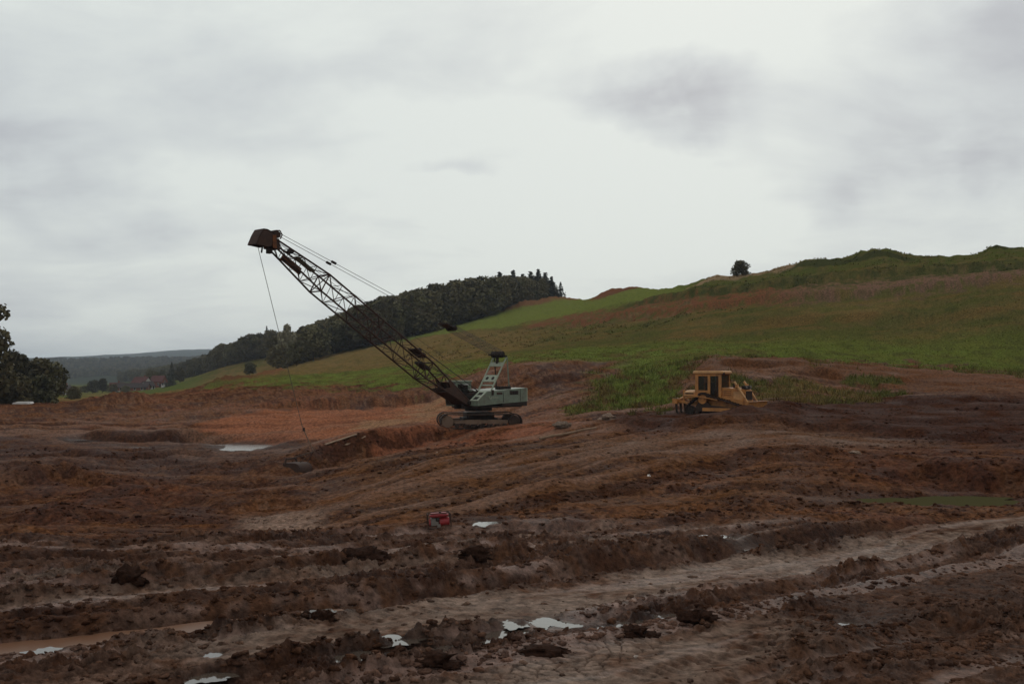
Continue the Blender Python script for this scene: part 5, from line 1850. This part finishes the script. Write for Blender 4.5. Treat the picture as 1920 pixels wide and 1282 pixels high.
# sheave head on the gantry
gt = Vector((gh[0], 0, gh[1] + 0.12))
MB().box((gh[0] + 0.1, 0, gh[1] + 0.05), (0.2, 1.36, 0.12)).build('gantry_beam', M['dark'], crane)
for k in range(5):
    MB().wheel((gh[0] + 0.25, -0.44 + 0.22 * k, gh[1] + 0.18), (0, 1, 0), 0.24, 0.08, 16, 0.07).build('gantry_sheave', M['dark'], crane)
MB().box((gh[0] + 0.3, 0.0, gh[1] - 0.28), (0.12, 0.2, 0.5)).box((gh[0] + 0.42, 0.0, gh[1] + 0.14), (0.5, 1.1, 0.10)).build('sheave_bracket', M['dark'], crane)

# lattice boom
FT = Vector((1.62, 0, 1.50))
TP = Vector((17.1, 0, 11.0))
ax = (TP - FT)
BL = ax.length
ax.normalize()
up = Vector((-ax.z, 0, ax.x))
boom = empty('boom', (0, 0, 0))
boom.parent = crane
sec = [(0.0, 1.25, 0.30), (0.9, 1.22, 0.50), (4.2, 1.14, 1.22), (14.2, 1.12, 1.20), (BL, 0.72, 0.42)]


def cross(s):
    a = np.array(sec)
    return float(np.interp(s, a[:, 0], a[:, 1])), float(np.interp(s, a[:, 0], a[:, 2]))


def bp(s, sy, su):
    """point on the boom: s along it, sy = side -1..1, su = lower or upper chord"""
    w, h = cross(s)
    return FT + ax * s + Vector((0, sy * w / 2, 0)) + up * (su * h / 2)


joints = [s[0] for s in sec]
for sy in (-1, 1):
    for su in (-1, 1):
        m = MB()
        for a, b in zip(joints[:-1], joints[1:]):
            m.tube(bp(a, sy, su), bp(b, sy, su), 0.058, 8)
        m.build('chord', M['boom'], boom)
stations = [0.9, 1.9, 3.0, 4.2] + [4.2 + 10.0 * i / 9 for i in range(1, 10)] + [14.2 + (BL - 14.2) * i / 4 for i in range(1, 5)]
for i, (a, b) in enumerate(zip(stations[:-1], stations[1:])):
    flip = 1 if i % 2 else -1
    for sy in (-1, 1):
        MB().tube(bp(a, sy, -flip), bp(b, sy, flip), 0.026, 6).build('lacing_bar', M['boom'], boom)
        MB().tube(bp(b, sy, -1), bp(b, sy, 1), 0.020, 6).build('lacing_bar', M['boom'], boom)
    for su in (-1, 1):
        MB().tube(bp(a, -flip, su), bp(b, flip, su), 0.024, 6).build('lacing_bar', M['boom'], boom)
        MB().tube(bp(b, -1, su), bp(b, 1, su), 0.020, 6).build('lacing_bar', M['boom'], boom)
for s in (4.2, 9.2, 14.2):
    m = MB()
    for su in (-1, 1):
        m.tube(bp(s, -1, su), bp(s, 1, su), 0.045, 6)
    for sy in (-1, 1):
        m.tube(bp(s, sy, -1), bp(s, sy, 1), 0.04, 6)
    m.tube(bp(s, -1, -1), bp(s, 1, 1), 0.03, 6)
    m.tube(bp(s, 1, -1), bp(s, -1, 1), 0.03, 6)
    m.build('joint_frame', M['boom'], boom)
# plated boom foot
for sy in (-1, 1):
    for s0, s1 in ((-0.15, 2.6),):
        w0, h0 = cross(max(s0, 0))
        w1, h1 = cross(s1)
        q = [FT + ax * s0 + up * (-h0 / 2 - 0.06), FT + ax * s1 + up * (-h1 / 2), FT + ax * (s1 - 0.55) + up * 0.0, FT + ax * s1 + up * (h1 / 2), FT + ax * s0 + up * (h0 / 2 + 0.06)]
        y = sy * 0.60
        vs = [p_ + Vector((0, y, 0)) for p_ in q] + [p_ + Vector((0, y + 0.03 * sy, 0)) for p_ in q]
        MB().add(vs, [(0, 1, 2, 3, 4), (9, 8, 7, 6, 5)] + [(i, (i + 1) % 5, 5 + (i + 1) % 5, 5 + i) for i in range(5)]).build('foot_plate', M['boom'], boom)
for su in (-1, 1):
    a0, b0, c0, d0 = bp(0.05, -0.97, su), bp(0.05, 0.97, su), bp(2.1, 0.97, su), bp(2.1, -0.97, su)
    n = up * 0.02
    MB().add([a0 - n, b0 - n, c0 - n, d0 - n, a0 + n, b0 + n, c0 + n, d0 + n], [(0, 1, 2, 3), (7, 6, 5, 4), (0, 4, 5, 1), (1, 5, 6, 2), (2, 6, 7, 3), (3, 7, 4, 0)]).build('foot_web', M['boom'], boom)
MB().wheel(FT, (0, 1, 0), 0.13, 1.5, 14).build('foot_pin', M['dark'], boom)
# rope guide and walkway plate on the upper side of the boom
g0 = FT + ax * 5.3 + up * 0.66
rm = Matrix((ax, Vector((0, 1, 0)), up)).transposed()
MB().box(tuple(g0 + up * 0.02), (1.1, 0.9, 0.05), rm).box(tuple(g0 + ax * -0.35 + up * 0.12), (0.25, 0.6, 0.2), rm).build('walkway_plate', M['dark'], boom)
for k in range(3):
    MB().wheel(tuple(g0 + Vector((0, -0.2 + 0.2 * k, 0)) + up * 0.18 + ax * 0.1), (0, 1, 0), 0.16, 0.07, 14).build('guide_sheave', M['dark'], boom)
MB().box(tuple(FT + ax * 4.5 + up * 0.2), (0.9, 0.7, 0.12), rm).build('boom_platform', M['dark'], boom)
# panels hung inside the top section
MB().box(tuple(FT + ax * 15.75 + up * 0.28 + Vector((0, 0.05, 0))), (1.45, 0.5, 0.06), rm).build('guard_plate', M['green'], boom)
MB().box(tuple(FT + ax * 16.35 + up * -0.12 + Vector((0, -0.25, 0))), (1.5, 0.06, 0.42), rm).build('fairlead_plate', M['rust_orange'], boom)
MB().box(tuple(FT + ax * 16.3 + up * -0.22 + Vector((0, -0.25, 0))), (1.55, 0.10, 0.12), rm).wheel(tuple(FT + ax * 16.9 + up * 0.36), (0, 1, 0), 0.15, 0.3, 12).build('deflector', M['dark'], boom)

# boom head: housing over the point sheaves
hd = empty('boom_head', (0, 0, 0))
hd.parent = crane
th = R(14)
hx = Vector((math.cos(th), 0, math.sin(th)))
hz = Vector((-math.sin(th), 0, math.cos(th)))
HO = TP + up * 0.08 + ax * 0.05
prof = [(0.2, -0.36), (0.45, -0.50), (1.0, -0.58), (1.22, -0.62), (1.10, 0.0), (0.98, 0.36), (0.75, 0.42), (0.35, 0.38), (0.2, 0.30)]
for sy, nm in ((-0.42, 'side_cheek'), (0.38, 'side_cheek')):
    MB().prism(prof, tuple(hx), tuple(hz), tuple(HO + Vector((0, sy, 0))), (0, 0.04, 0)).build(nm, M['boom'], hd)
ctop = [(0.2, 0.30), (0.35, 0.38), (0.75, 0.42), (0.98, 0.36), (1.10, 0.0), (1.22, -0.62)]
cm_ = MB()
for (a, b), (c, e) in zip(ctop[:-1], ctop[1:]):
    A, B = HO + hx * a + hz * (b + 0.01), HO + hx * c + hz * (e + 0.01)
    cm_.add([A + Vector((0, -0.44, 0)), A + Vector((0, 0.44, 0)), B + Vector((0, 0.44, 0)), B + Vector((0, -0.44, 0))], [(0, 1, 2, 3)])
    nn = (B - A).cross(Vector((0, 1, 0))).normalized() * 0.03
    cm_.add([A + nn + Vector((0, -0.44, 0)), A + nn + Vector((0, 0.44, 0)), B + nn + Vector((0, 0.44, 0)), B + nn + Vector((0, -0.44, 0))], [(3, 2, 1, 0)])
cm_.build('housing_cover', M['boom'], hd)
for k in range(3):
    MB().wheel(tuple(HO + hx * 0.65 + hz * -0.12 + Vector((0, -0.22 + 0.22 * k, 0))), (0, 1, 0), 0.40, 0.1, 22, 0.12).build('point_sheave', M['dark'], hd)
for sy in (-0.47, 0.45):
    MB().prism([(-0.1, -0.42), (0.16, -0.46), (0.34, 0.24), (0.12, 0.34)], tuple(hx), tuple(hz), tuple(HO + Vector((0, sy, 0))), (0, 0.03, 0)).build('orange_bracket', M['rust_orange'], hd)
MB().prism([(-0.42, -0.36), (-0.10, -0.42), (0.05, 0.16), (-0.2, 0.22)], tuple(hx), tuple(hz), tuple(HO + Vector((0, -0.36, 0))), (0, 0.72, 0)).build('head_block', M['boom'], hd)
gm = MB()
ring = [Vector((0.0, 0, 0.30)), Vector((0.06, 0, 0.62)), Vector((-0.16, 0, 0.70)), Vector((-0.36, 0, 0.52)), Vector((-0.30, 0, 0.25))]
for sy in (-0.3, 0.3):
    pp = [HO + hx * r_.x + hz * r_.z + Vector((0, sy, 0)) for r_ in ring]
    gm.path(pp, 0.04)
gm.tube(HO + hx * 0.06 + hz * 0.62 + Vector((0, -0.3, 0)), HO + hx * 0.06 + hz * 0.62 + Vector((0, 0.3, 0)), 0.05)
gm.wheel(tuple(HO + hx * -0.12 + hz * 0.45), (0, 1, 0), 0.2, 0.5, 14)
gm.build('pendant_frame', M['boom'], hd)
MB().tube(HO + hx * 0.55 + hz * -0.5, HO + hx * 0.52 + hz * -0.85, 0.05, 6).box(tuple(HO + hx * 0.05 + hz * -0.58), (0.25, 0.3, 0.3)).build('rope_guide', M['dark'], hd)

# ropes
PT = HO + hx * -0.15 + hz * 0.58
GT = Vector((gh[0] + 0.25, 0, gh[1] + 0.26))
BR = PT.lerp(GT, 0.735)
for sy in (-1, 1):
    ya = Vector((0, 0.22 * sy, 0))
    m = MB()
    m.path([PT + ya, BR + ya * 1.4], 0.016, 5)
    pr = m.build('pendant_rope', M['rope'], crane)
    c = PT.lerp(BR, 0.285) + ya * 1.15
    dirp = (BR - PT).normalized()
    MB().tube(c - dirp * 0.16, c + dirp * 0.16, 0.085, 8).build('rope_socket', M['dark'], pr)
m = MB()
brm = Matrix(((PT - BR).normalized(), Vector((0, 1, 0)), (PT - BR).normalized().cross(Vector((0, 1, 0))))).transposed()
m.box(tuple(BR), (1.1, 0.8, 0.10), brm)
bridle = m.build('bridle', M['dark'], crane)
for k in range(4):
    MB().wheel(tuple(BR + (GT - BR).normalized() * 0.35 + Vector((0, -0.3 + 0.2 * k, 0))), (0, 1, 0), 0.2, 0.08, 14).build('bridle_sheave', M['dark'], bridle)
for k in range(8):
    y = -0.42 + 0.12 * k
    off = Vector((0, 0, 0.17 * (1 if k % 2 else -1)))
    MB().tube(BR + (GT - BR).normalized() * 0.35 + Vector((0, y * 0.85, 0)) + off, GT + Vector((0, y, 0)) + off * 1.1, 0.018, 5).build('luffing_rope', M['rope'], crane)
DR = Vector((0.1, 0.15, 2.25))
MB().path([DR, g0 + up * 0.34 + Vector((0, 0.2, 0))], 0.028, 5).build('hoist_rope', M['rope'], crane)
MB().path([g0 + up * 0.34 + Vector((0, 0.2, 0)), HO + hx * 0.9 + hz * 0.30 + Vector((0, 0.22, 0))], 0.012, 5).build('hoist_rope', M['rope'], crane)
MB().path([Vector((0.2, -0.3, 2.3)), FT + ax * 3.5 + up * 0.75 + Vector((0, -0.2, 0))], 0.026, 5).build('closing_rope', M['rope'], crane)
MB().path([Vector((-0.3, 0.3, 2.6)), FT + ax * 9 + up * 1.05 + Vector((0, 0.4, 0)), HO + hz * 0.2], 0.011, 4).build('trolley_rope', M['rope'], crane)
# the rope to the bucket
inv = crane.matrix_basis.inverted() if False else (Matrix.Translation((CX, CY, CG)) @ Matrix.Rotation(HEAD, 4, 'Z')).inverted()
bd = 56.4
RE = Vector(((566 - 960) / F * bd, bd, (700 - 797) / F * bd))
MB().path([HO + hx * 0.98 + hz * -0.35, inv @ RE], 0.017, 5).build('bucket_rope', M['rope'], crane)

# ------------------------------------------------------------------ dragline bucket at the edge of the pit
bx_ = hit(556, 884)
bk = empty('drag_bucket', (bx_.x, bx_.y + 0.35, bx_.z - 0.38), R(150))
bk.scale = (0.85, 0.85, 0.85)
tag(bk, 'rusty dark dragline bucket lying below the boom tip at the pit edge', 'bucket')
n = 12
prof = []
for i in range(n + 1):
    t = math.pi * 0.5 + math.pi * 1.0 * i / n
    prof.append((-0.25 + 0.5 * math.cos(t), 0.52 + 0.5 * math.sin(t)))
prof = [(0.75, 1.0)] + prof + [(0.85, 0.03)]
sh = MB()
for (a, b), (c, e) in zip(prof[:-1], prof[1:]):
    sh.add([(a, -0.6, b), (a, 0.6, b), (c, 0.6, e), (c, -0.6, e)], [(0, 1, 2, 3)])
    sh.add([(a * 0.94, -0.56, 0.03 + b * 0.94), (a * 0.94, 0.56, 0.03 + b * 0.94), (c * 0.94, 0.56, 0.03 + e * 0.94), (c * 0.94, -0.56, 0.03 + e * 0.94)], [(3, 2, 1, 0)])
for y in (-0.6, 0.57):
    sh.prism(prof, (1, 0, 0), (0, 0, 1), (0, y, 0), (0, 0.03, 0))
sh.build('shell', M['boom'], bk)
for k in range(5):
    MB().prism([(0, -0.04), (0.3, 0), (0, 0.05)], (1, 0, 0), (0, 0, 1), (0.84, -0.5 + 0.24 * k, 0.05), (0, 0.08, 0)).build('tooth', M['dark'], bk)
MB().path([Vector((0.6, -0.6, 0.9)), Vector((0.6, -0.45, 1.25)), Vector((0.6, 0.45, 1.25)), Vector((0.6, 0.6, 0.9))], 0.06, 6).build('arch', M['boom'], bk)
binv = (Matrix.Translation(bk.location) @ Matrix.Rotation(R(150), 4, 'Z') @ Matrix.Scale(0.85, 4)).inverted()
J = Vector(((588 - 960) / F * 56.4, 56.4, (700 - 846) / F * 56.4))
hookp, Jl = binv @ RE, binv @ J
MB().path([hookp, hookp.lerp(Jl, 0.5) + Vector((0.03, 0, 0)), Jl], 0.035, 6).build('hoist_chain', M['hub'], bk)
MB().box(tuple(hookp.lerp(Jl, 0.16)), (0.12, 0.10, 0.24)).build('hook_block', M['dark'], bk)
MB().path([Jl, Vector((0, -0.6, 0.6))], 0.03, 5).path([Jl, Vector((0, 0.6, 0.6))], 0.03, 5).build('lift_chain', M['boom'], bk)
MB().path([Jl, Vector((0.6, 0, 1.25))], 0.025, 5).build('dump_rope', M['rope'], bk)

# ------------------------------------------------------------------ yellow bulldozer
DX, DY = (1352 - 960) / F * 66.5, 66.5
DG = (700 - 777) / F * 66.5
dz = empty('bulldozer', (DX, DY, DG - 0.05), R(-36))
tag(dz, 'muddy yellow bulldozer with closed cab sunk in turned soil', 'bulldozer')


def dozer_track(side):
    y0 = side * 0.95
    w = 0.52
    tri = [(-1.75, 0.36, 0.34), (-0.85, 1.08, 0.36), (1.65, 0.36, 0.34)]
    # outline round three wheels
    pts = []
    for i in range(3):
        (x0, z0, r0), (x1, z1, r1) = tri[i], tri[(i + 1) % 3]
        a = math.atan2(z1 - z0, x1 - x0) + math.pi / 2
        pts.append((i, a))
    path = []
    for i in range(3):
        a_in = pts[(i - 1) % 3][1]
        a_out = pts[i][1]
        while a_out > a_in:
            a_out -= 2 * math.pi
        x0, z0, r0 = tri[i]
        for k in range(9):
            t = a_in + (a_out - a_in) * k / 8
            path.append((x0 + r0 * math.cos(t), z0 + r0 * math.sin(t)))
        (x1, z1, r1) = tri[(i + 1) % 3]
        e0 = (x0 + r0 * math.cos(pts[i][1]), z0 + r0 * math.sin(pts[i][1]))
        e1 = (x1 + r1 * math.cos(pts[i][1]), z1 + r1 * math.sin(pts[i][1]))
        ns = int(math.hypot(e1[0] - e0[0], e1[1] - e0[1]) / 0.19)
        for k in range(1, ns):
            path.append((e0[0] + (e1[0] - e0[0]) * k / ns, e0[1] + (e1[1] - e0[1]) * k / ns))
    m = MB()
    k = len(path)
    for i in range(k):
        (xa, za), (xb, zb) = path[i], path[(i + 1) % k]
        ln = math.hypot(xb - xa, zb - za)
        if ln < 1e-4:
            continue
        ang_ = math.atan2(zb - za, xb - xa)
        rt = Matrix.Rotation(-ang_, 3, 'Y')
        m.box(((xa + xb) / 2, y0, (za + zb) / 2), (ln * 0.98, w, 0.06), rt)
        nx, nz = -math.sin(ang_), math.cos(ang_)
        m.box((xa + nx * 0.05, y0, za + nz * 0.05), (0.03, w, 0.09), rt)
    belt = m.build('crawler_track', M['track'], dz)
    for (x, z, r) in tri:
        MB().wheel((x, y0, z), (0, 1, 0), r - 0.05, w * 0.5, 18, 0.14).build('track_wheel', M['dark'] if z < 1 else M['yellow'], belt)
    MB().prism([(-1.55, 0.28), (1.5, 0.28), (1.3, 0.56), (-0.3, 0.66), (-0.6, 0.95), (-1.1, 0.95), (-1.4, 0.5)], (1, 0, 0), (0, 0, 1), (0, y0 - 0.12, 0), (0, 0.24, 0)).build('track_frame', M['track'], belt)
    for i in range(6):
        MB().wheel((-1.2 + 0.5 * i, y0, 0.17), (0, 1, 0), 0.12, w * 0.6, 10).build('roller', M['track'], belt)


dozer_track(1)
dozer_track(-1)
MB().prism([(-1.5, 0.55), (2.0, 0.55), (2.0, 1.05), (-0.2, 1.15), (-1.5, 1.15)], (1, 0, 0), (0, 0, 1), (0, -0.62, 0), (0, 1.24, 0)).build('hull', M['yellow'], dz)
hood = MB().prism([(0.30, 1.05), (1.95, 1.05), (1.95, 1.70), (1.75, 1.78), (0.30, 1.86)], (1, 0, 0), (0, 0, 1), (0, -0.55, 0), (0, 1.10, 0)).build('hood', M['yellow'], dz)
MB().prism([(0.30, 0.70), (1.85, 0.70), (1.85, 1.05), (0.30, 1.25)], (1, 0, 0), (0, 0, 1), (0, -0.70, 0), (0, 1.40, 0)).build('side_skirt', M['yellow'], dz)
for s in (-1, 1):
    for k in range(3):
        MB().box((0.72, s * 0.556, 1.36 + 0.13 * k), (0.5, 0.02, 0.05)).build('louvre', M['rust_orange'], hood)
    MB().box((1.45, s * 0.556, 1.35), (0.65, 0.02, 0.5)).build('side_door', M['yellow_pale'], hood)
    MB().box((0.82, s * 0.706, 0.95), (0.3, 0.02, 0.26)).build('inspection_cover', M['rust_orange'], dz)
MB().box((1.97, 0, 1.30), (0.05, 0.96, 0.66)).build('grille', M['dark'], hood)
for k in range(7):
    MB().box((2.0, -0.42 + 0.14 * k, 1.30), (0.02, 0.03, 0.64)).build('grille_bar', M['boom'], hood)
gd = MB().box((1.80, 0, 1.88), (0.26, 1.05, 0.22)).build('lamp_box', M['dark'], hood)
for s in (-1, 1):
    MB().tube((1.93, s * 0.34, 1.88), (1.97, s * 0.34, 1.88), 0.085, 14).build('headlamp', M['grey_metal'], gd)
MB().tube((0.85, 0.25, 1.8), (0.85, 0.25, 2.35), 0.055, 10).tube((0.85, 0.25, 1.85), (0.85, 0.25, 2.1), 0.10, 10).build('exhaust_stack', M['dark'], hood)
# cab
cbm = MB()
x0, x1, y_, zb, zt = -1.55, 0.32, 0.72, 1.15, 2.80
cabd = empty('cab', (0, 0, 0))
cabd.parent = dz
MB().prism([(x0, zb), (x1, zb), (x1, 1.66), (0.14, 1.66), (0.14, 1.24), (-0.46, 1.24), (-0.46, 1.66), (x0, 1.66)], (1, 0, 0), (0, 0, 1), (0, -y_, 0), (0, 0.06, 0)).build('cab_panel', M['yellow'], cabd)
MB().prism([(x0, zb), (x1, zb), (x1, 1.66), (0.14, 1.66), (0.14, 1.24), (-0.46, 1.24), (-0.46, 1.66), (x0, 1.66)], (1, 0, 0), (0, 0, 1), (0, y_ - 0.06, 0), (0, 0.06, 0)).build('cab_panel', M['yellow'], cabd)
MB().box((x0 + 0.03, 0, 1.42), (0.06, 1.31, 0.5)).build('cab_panel', M['yellow'], cabd)
MB().box((x1 - 0.03, 0, 1.42), (0.06, 1.31, 0.5)).build('cab_panel', M['yellow'], cabd)
MB().bevel_box((-0.62, 0, 2.86), (2.16, 1.62, 0.22), 0.06).build('cab_roof', M['yellow_pale'], cabd)
for (px_, wd_) in ((x0 + 0.11, 0.22), (-0.55, 0.18), (0.23, 0.18)):
    for s in (-1, 1):
        MB().box((px_, s * (y_ - 0.035), 2.22), (wd_, 0.075, 1.12)).build('cab_post', M['yellow'], cabd)
for s in (-1, 1):
    MB().box(((x0 + x1) / 2, s * (y_ - 0.03), 2.70), (1.80, 0.05, 0.16)).build('roof_rail', M['yellow'], cabd)
    MB().box((-0.99, s * (y_ - 0.05), 2.14), (0.70, 0.02, 0.98)).build('side_window', M['clear_glass'], cabd)
    dr = MB().box((-0.16, s * (y_ - 0.05), 1.92), (0.60, 0.02, 1.40)).build('cab_door', M['clear_glass'], cabd)
    MB().box((0.08, s * (y_ - 0.02), 1.75), (0.03, 0.05, 0.22)).build('door_handle', M['dark'], dr)
MB().box((x0 + 0.05, 0, 2.18), (0.02, 1.22, 0.92)).build('rear_window', M['clear_glass'], cabd)
MB().box((x1 - 0.05, 0, 2.18), (0.02, 1.22, 0.92)).build('windscreen', M['clear_glass'], cabd)
MB().box((0.50, -0.66, 2.78), (0.12, 0.10, 0.12)).build('work_lamp', M['dark'], cabd)
MB().box((-0.80, 0.0, 1.72), (0.45, 0.5, 0.9)).build('seat', M['dark'], cabd)
# tanks and fenders behind the cab
MB().bevel_box((-1.98, 0, 1.42), (0.80, 1.50, 0.50), 0.12).build('fuel_tank', M['yellow_pale'], dz)
for s in (-1, 1):
    MB().prism([(-2.05, 1.12), (-1.2, 1.24), (-0.3, 1.12), (0.3, 1.0), (0.3, 1.06), (-0.3, 1.18), (-1.2, 1.32), (-1.95, 1.20)], (1, 0, 0), (0, 0, 1), (0, s * 0.95 - 0.32, 0), (0, 0.64, 0)).build('fender', M['yellow'], dz)
    MB().tube((-1.65, s * 0.76, 1.45), (-2.25, s * 0.76, 1.45), 0.04, 8).build('tank_strap', M['dark'], dz)
# ripper
rp = MB().box((-3.0, 0, 0.92), (0.34, 1.7, 0.34)).build('ripper_beam', M['yellow'], dz)
for s in (-1, 1):
    MB().prism([(-1.5, 0.62), (-1.5, 0.80), (-2.84, 1.0), (-2.84, 0.84)], (1, 0, 0), (0, 0, 1), (0, s * 0.55 - 0.05, 0), (0, 0.10, 0)).build('ripper_arm', M['yellow'], dz)
    MB().tube((-2.35, s * 0.35, 1.30), (-2.9, s * 0.35, 1.02), 0.07, 8).build('ripper_cylinder', M['yellow_pale'], dz)
for y in (-0.65, 0, 0.65):
    MB().prism([(-3.09, 1.12), (-2.91, 1.12), (-2.89, 0.25), (-2.7, 0.0), (-2.99, 0.15)], (1, 0, 0), (0, 0, 1), (0, y - 0.04, 0), (0, 0.08, 0)).build('ripper_shank', M['dark'], rp)
# rear uprights
for s in (-1, 1):
    MB().box((-2.46, s * 0.5, 1.30), (0.12, 0.12, 0.75)).build('rear_upright', M['yellow'], dz)
# blade with push arms and lift cylinders
bm_ = MB()
bp_ = [(2.72, 0.05), (2.55, 0.30), (2.50, 0.60), (2.58, 0.88), (2.70, 0.98), (2.62, 0.99), (2.48, 0.9), (2.40, 0.6), (2.45, 0.28), (2.6, 0.03)]
bm_.prism(bp_, (1, 0, 0), (0, 0, 1), (0, -1.65, 0), (0, 3.3, 0))
bl = bm_.build('blade', M['yellow'], dz)
for s in (-1, 1):
    MB().box((0.9, s * 1.34, 0.42), (3.2, 0.14, 0.22)).build('push_arm', M['yellow'], dz)
    lc = MB().tube((1.28, s * 0.80, 2.26), (2.02, s * 0.80, 1.22), 0.075, 10).build('lift_cylinder', M['yellow_pale'], dz)
    MB().tube((2.02, s * 0.80, 1.22), (2.46, s * 0.80, 0.62), 0.045, 10).build('piston_rod', M['yellow_pale'], lc)
    MB().box((1.48, s * 0.68, 1.80), (0.24, 0.26, 0.16)).box((1.48, s * 0.80, 1.98), (0.18, 0.2, 0.22)).build('cylinder_yoke', M['yellow'], dz)

# ------------------------------------------------------------------ red portable generator
gp = hit(823, 990)
gn = empty('generator', (gp.x, gp.y + 0.2, gp.z - 0.02), 0, (R(-2), R(-3), R(8)))
tag(gn, 'red portable generator in a tube frame standing on the mud', 'generator')
for y in (-0.22, 0.22):
    MB().path([Vector((-0.33, y, 0.02)), Vector((-0.35, y, 0.06)), Vector((-0.35, y, 0.43)), Vector((-0.31, y, 0.47)), Vector((0.31, y, 0.47)), Vector((0.35, y, 0.43)), Vector((0.35, y, 0.06)), Vector((0.33, y, 0.02)), Vector((-0.33, y, 0.02))], 0.016, 8).build('frame_tube', M['boom'], gn)
for x in (-0.34, 0.34):
    for z in (0.05, 0.45):
        MB().tube((x, -0.22, z), (x, 0.22, z), 0.014, 8).build('cross_tube', M['boom'], gn)
tk = MB().bevel_box((0, 0, 0.405), (0.58, 0.40, 0.12), 0.04).build('fuel_tank', M['red'], gn)
MB().tube((0.05, 0.05, 0.46), (0.05, 0.05, 0.50), 0.04, 12).build('filler_cap', M['dark'], tk)
MB().wheel((0.16, 0.0, 0.19), (1, 0, 0), 0.135, 0.30, 18).build('alternator', M['red'], gn)
MB().bevel_box((-0.14, 0, 0.20), (0.24, 0.30, 0.26), 0.03).build('engine_block', M['grey_metal'], gn)
MB().wheel((-0.27, 0, 0.19), (1, 0, 0), 0.12, 0.06, 18).build('starter_housing', M['red'], gn)
MB().bevel_box((-0.05, -0.16, 0.28), (0.12, 0.06, 0.12), 0.02).build('air_filter', M['dark'], gn)
MB().box((-0.02, -0.17, 0.09), (0.10, 0.06, 0.10)).build('control_box', M['grey_metal'], gn)
MB().box((0, -0.12, 0.035), (0.62, 0.04, 0.03)).box((0, 0.12, 0.035), (0.62, 0.04, 0.03)).build('base_rail', M['boom'], gn)

# ------------------------------------------------------------------ log, laths
def log_between(name, label, cat, a, b, r, mat, lift=0.0, n=8):
    p, q = hit(*a), hit(*b)
    p = p + Vector((0, 0, r * 0.6 + lift))
    q = q + Vector((0, 0, r * 0.6 + lift))
    m = MB()
    pts = [p.lerp(q, i / 5) + Vector((0, 0, 0.25 * r * math.sin(i * 2.1))) for i in range(6)]
    for i in range(5):
        m.tube(pts[i], pts[i + 1], r * (1 - 0.05 * i), n, r * (1 - 0.05 * (i + 1)))
    return tag(m.build(name, mat), label, cat)


log_between('log', 'long grey log lying across the clay right of the crane', 'log', (1012, 827), (1118, 806), 0.085, M['wood'], 0.10)
def plank(label, a, b, wid):
    p, q_ = hit(*a), hit(*b)
    d_ = (q_ - p).normalized()
    sd_ = Vector((-d_.y, d_.x, 0)).normalized() * wid
    lift = Vector((0, 0, 0.10))
    c = [p + lift - sd_, p + lift + sd_, q_ + lift + sd_, q_ + lift - sd_]
    v = c + [k - Vector((0, 0, 0.05)) for k in c]
    o = MB().add(v, [(0, 1, 2, 3), (7, 6, 5, 4), (0, 4, 5, 1), (1, 5, 6, 2), (2, 6, 7, 3), (3, 7, 4, 0)]).build('plank', M['plank'])
    tag(o, label, 'plank')


plank('longer pale plank on the bank left of the crane', (610, 835), (668, 816), 0.14)
plank('shorter pale plank nearer the crane on the same bank', (648, 836), (684, 820), 0.12)
log_between('lath', 'thin pale lath lying on the soil right of the bulldozer', 'lath', (1432, 752), (1490, 748), 0.045, M['wood'], 0.12, 6)

# ------------------------------------------------------------------ haze
gz = np.empty(len(bpy.data.objects['ground'].data.vertices) * 3, np.float32)
bpy.data.objects['ground'].data.vertices.foreach_get('co', gz)
z_lo, z_hi = float(gz[2::3].min()) - 1.0, max(float(gz[2::3].max()), 60.0) + 14.0
HZ = MB().box((0, 0, (z_lo + z_hi) / 2), (16800, 16800, z_hi - z_lo)).build('haze', M['white'])
HZ.data.materials.clear()
hm = bpy.data.materials.new('haze_air')
hm.use_nodes = True
hm.node_tree.nodes.clear()
ho = hm.node_tree.nodes.new('ShaderNodeOutputMaterial')
hv = hm.node_tree.nodes.new('ShaderNodeVolumePrincipled')
hv.inputs['Color'].default_value = (0.80, 0.89, 1.0, 1)
hv.inputs['Density'].default_value = 0.00014
hv.inputs['Anisotropy'].default_value = 0.2
hm.node_tree.links.new(hv.outputs[0], ho.inputs['Volume'])
HZ.data.materials.append(hm)
tag(HZ, kind='stuff')
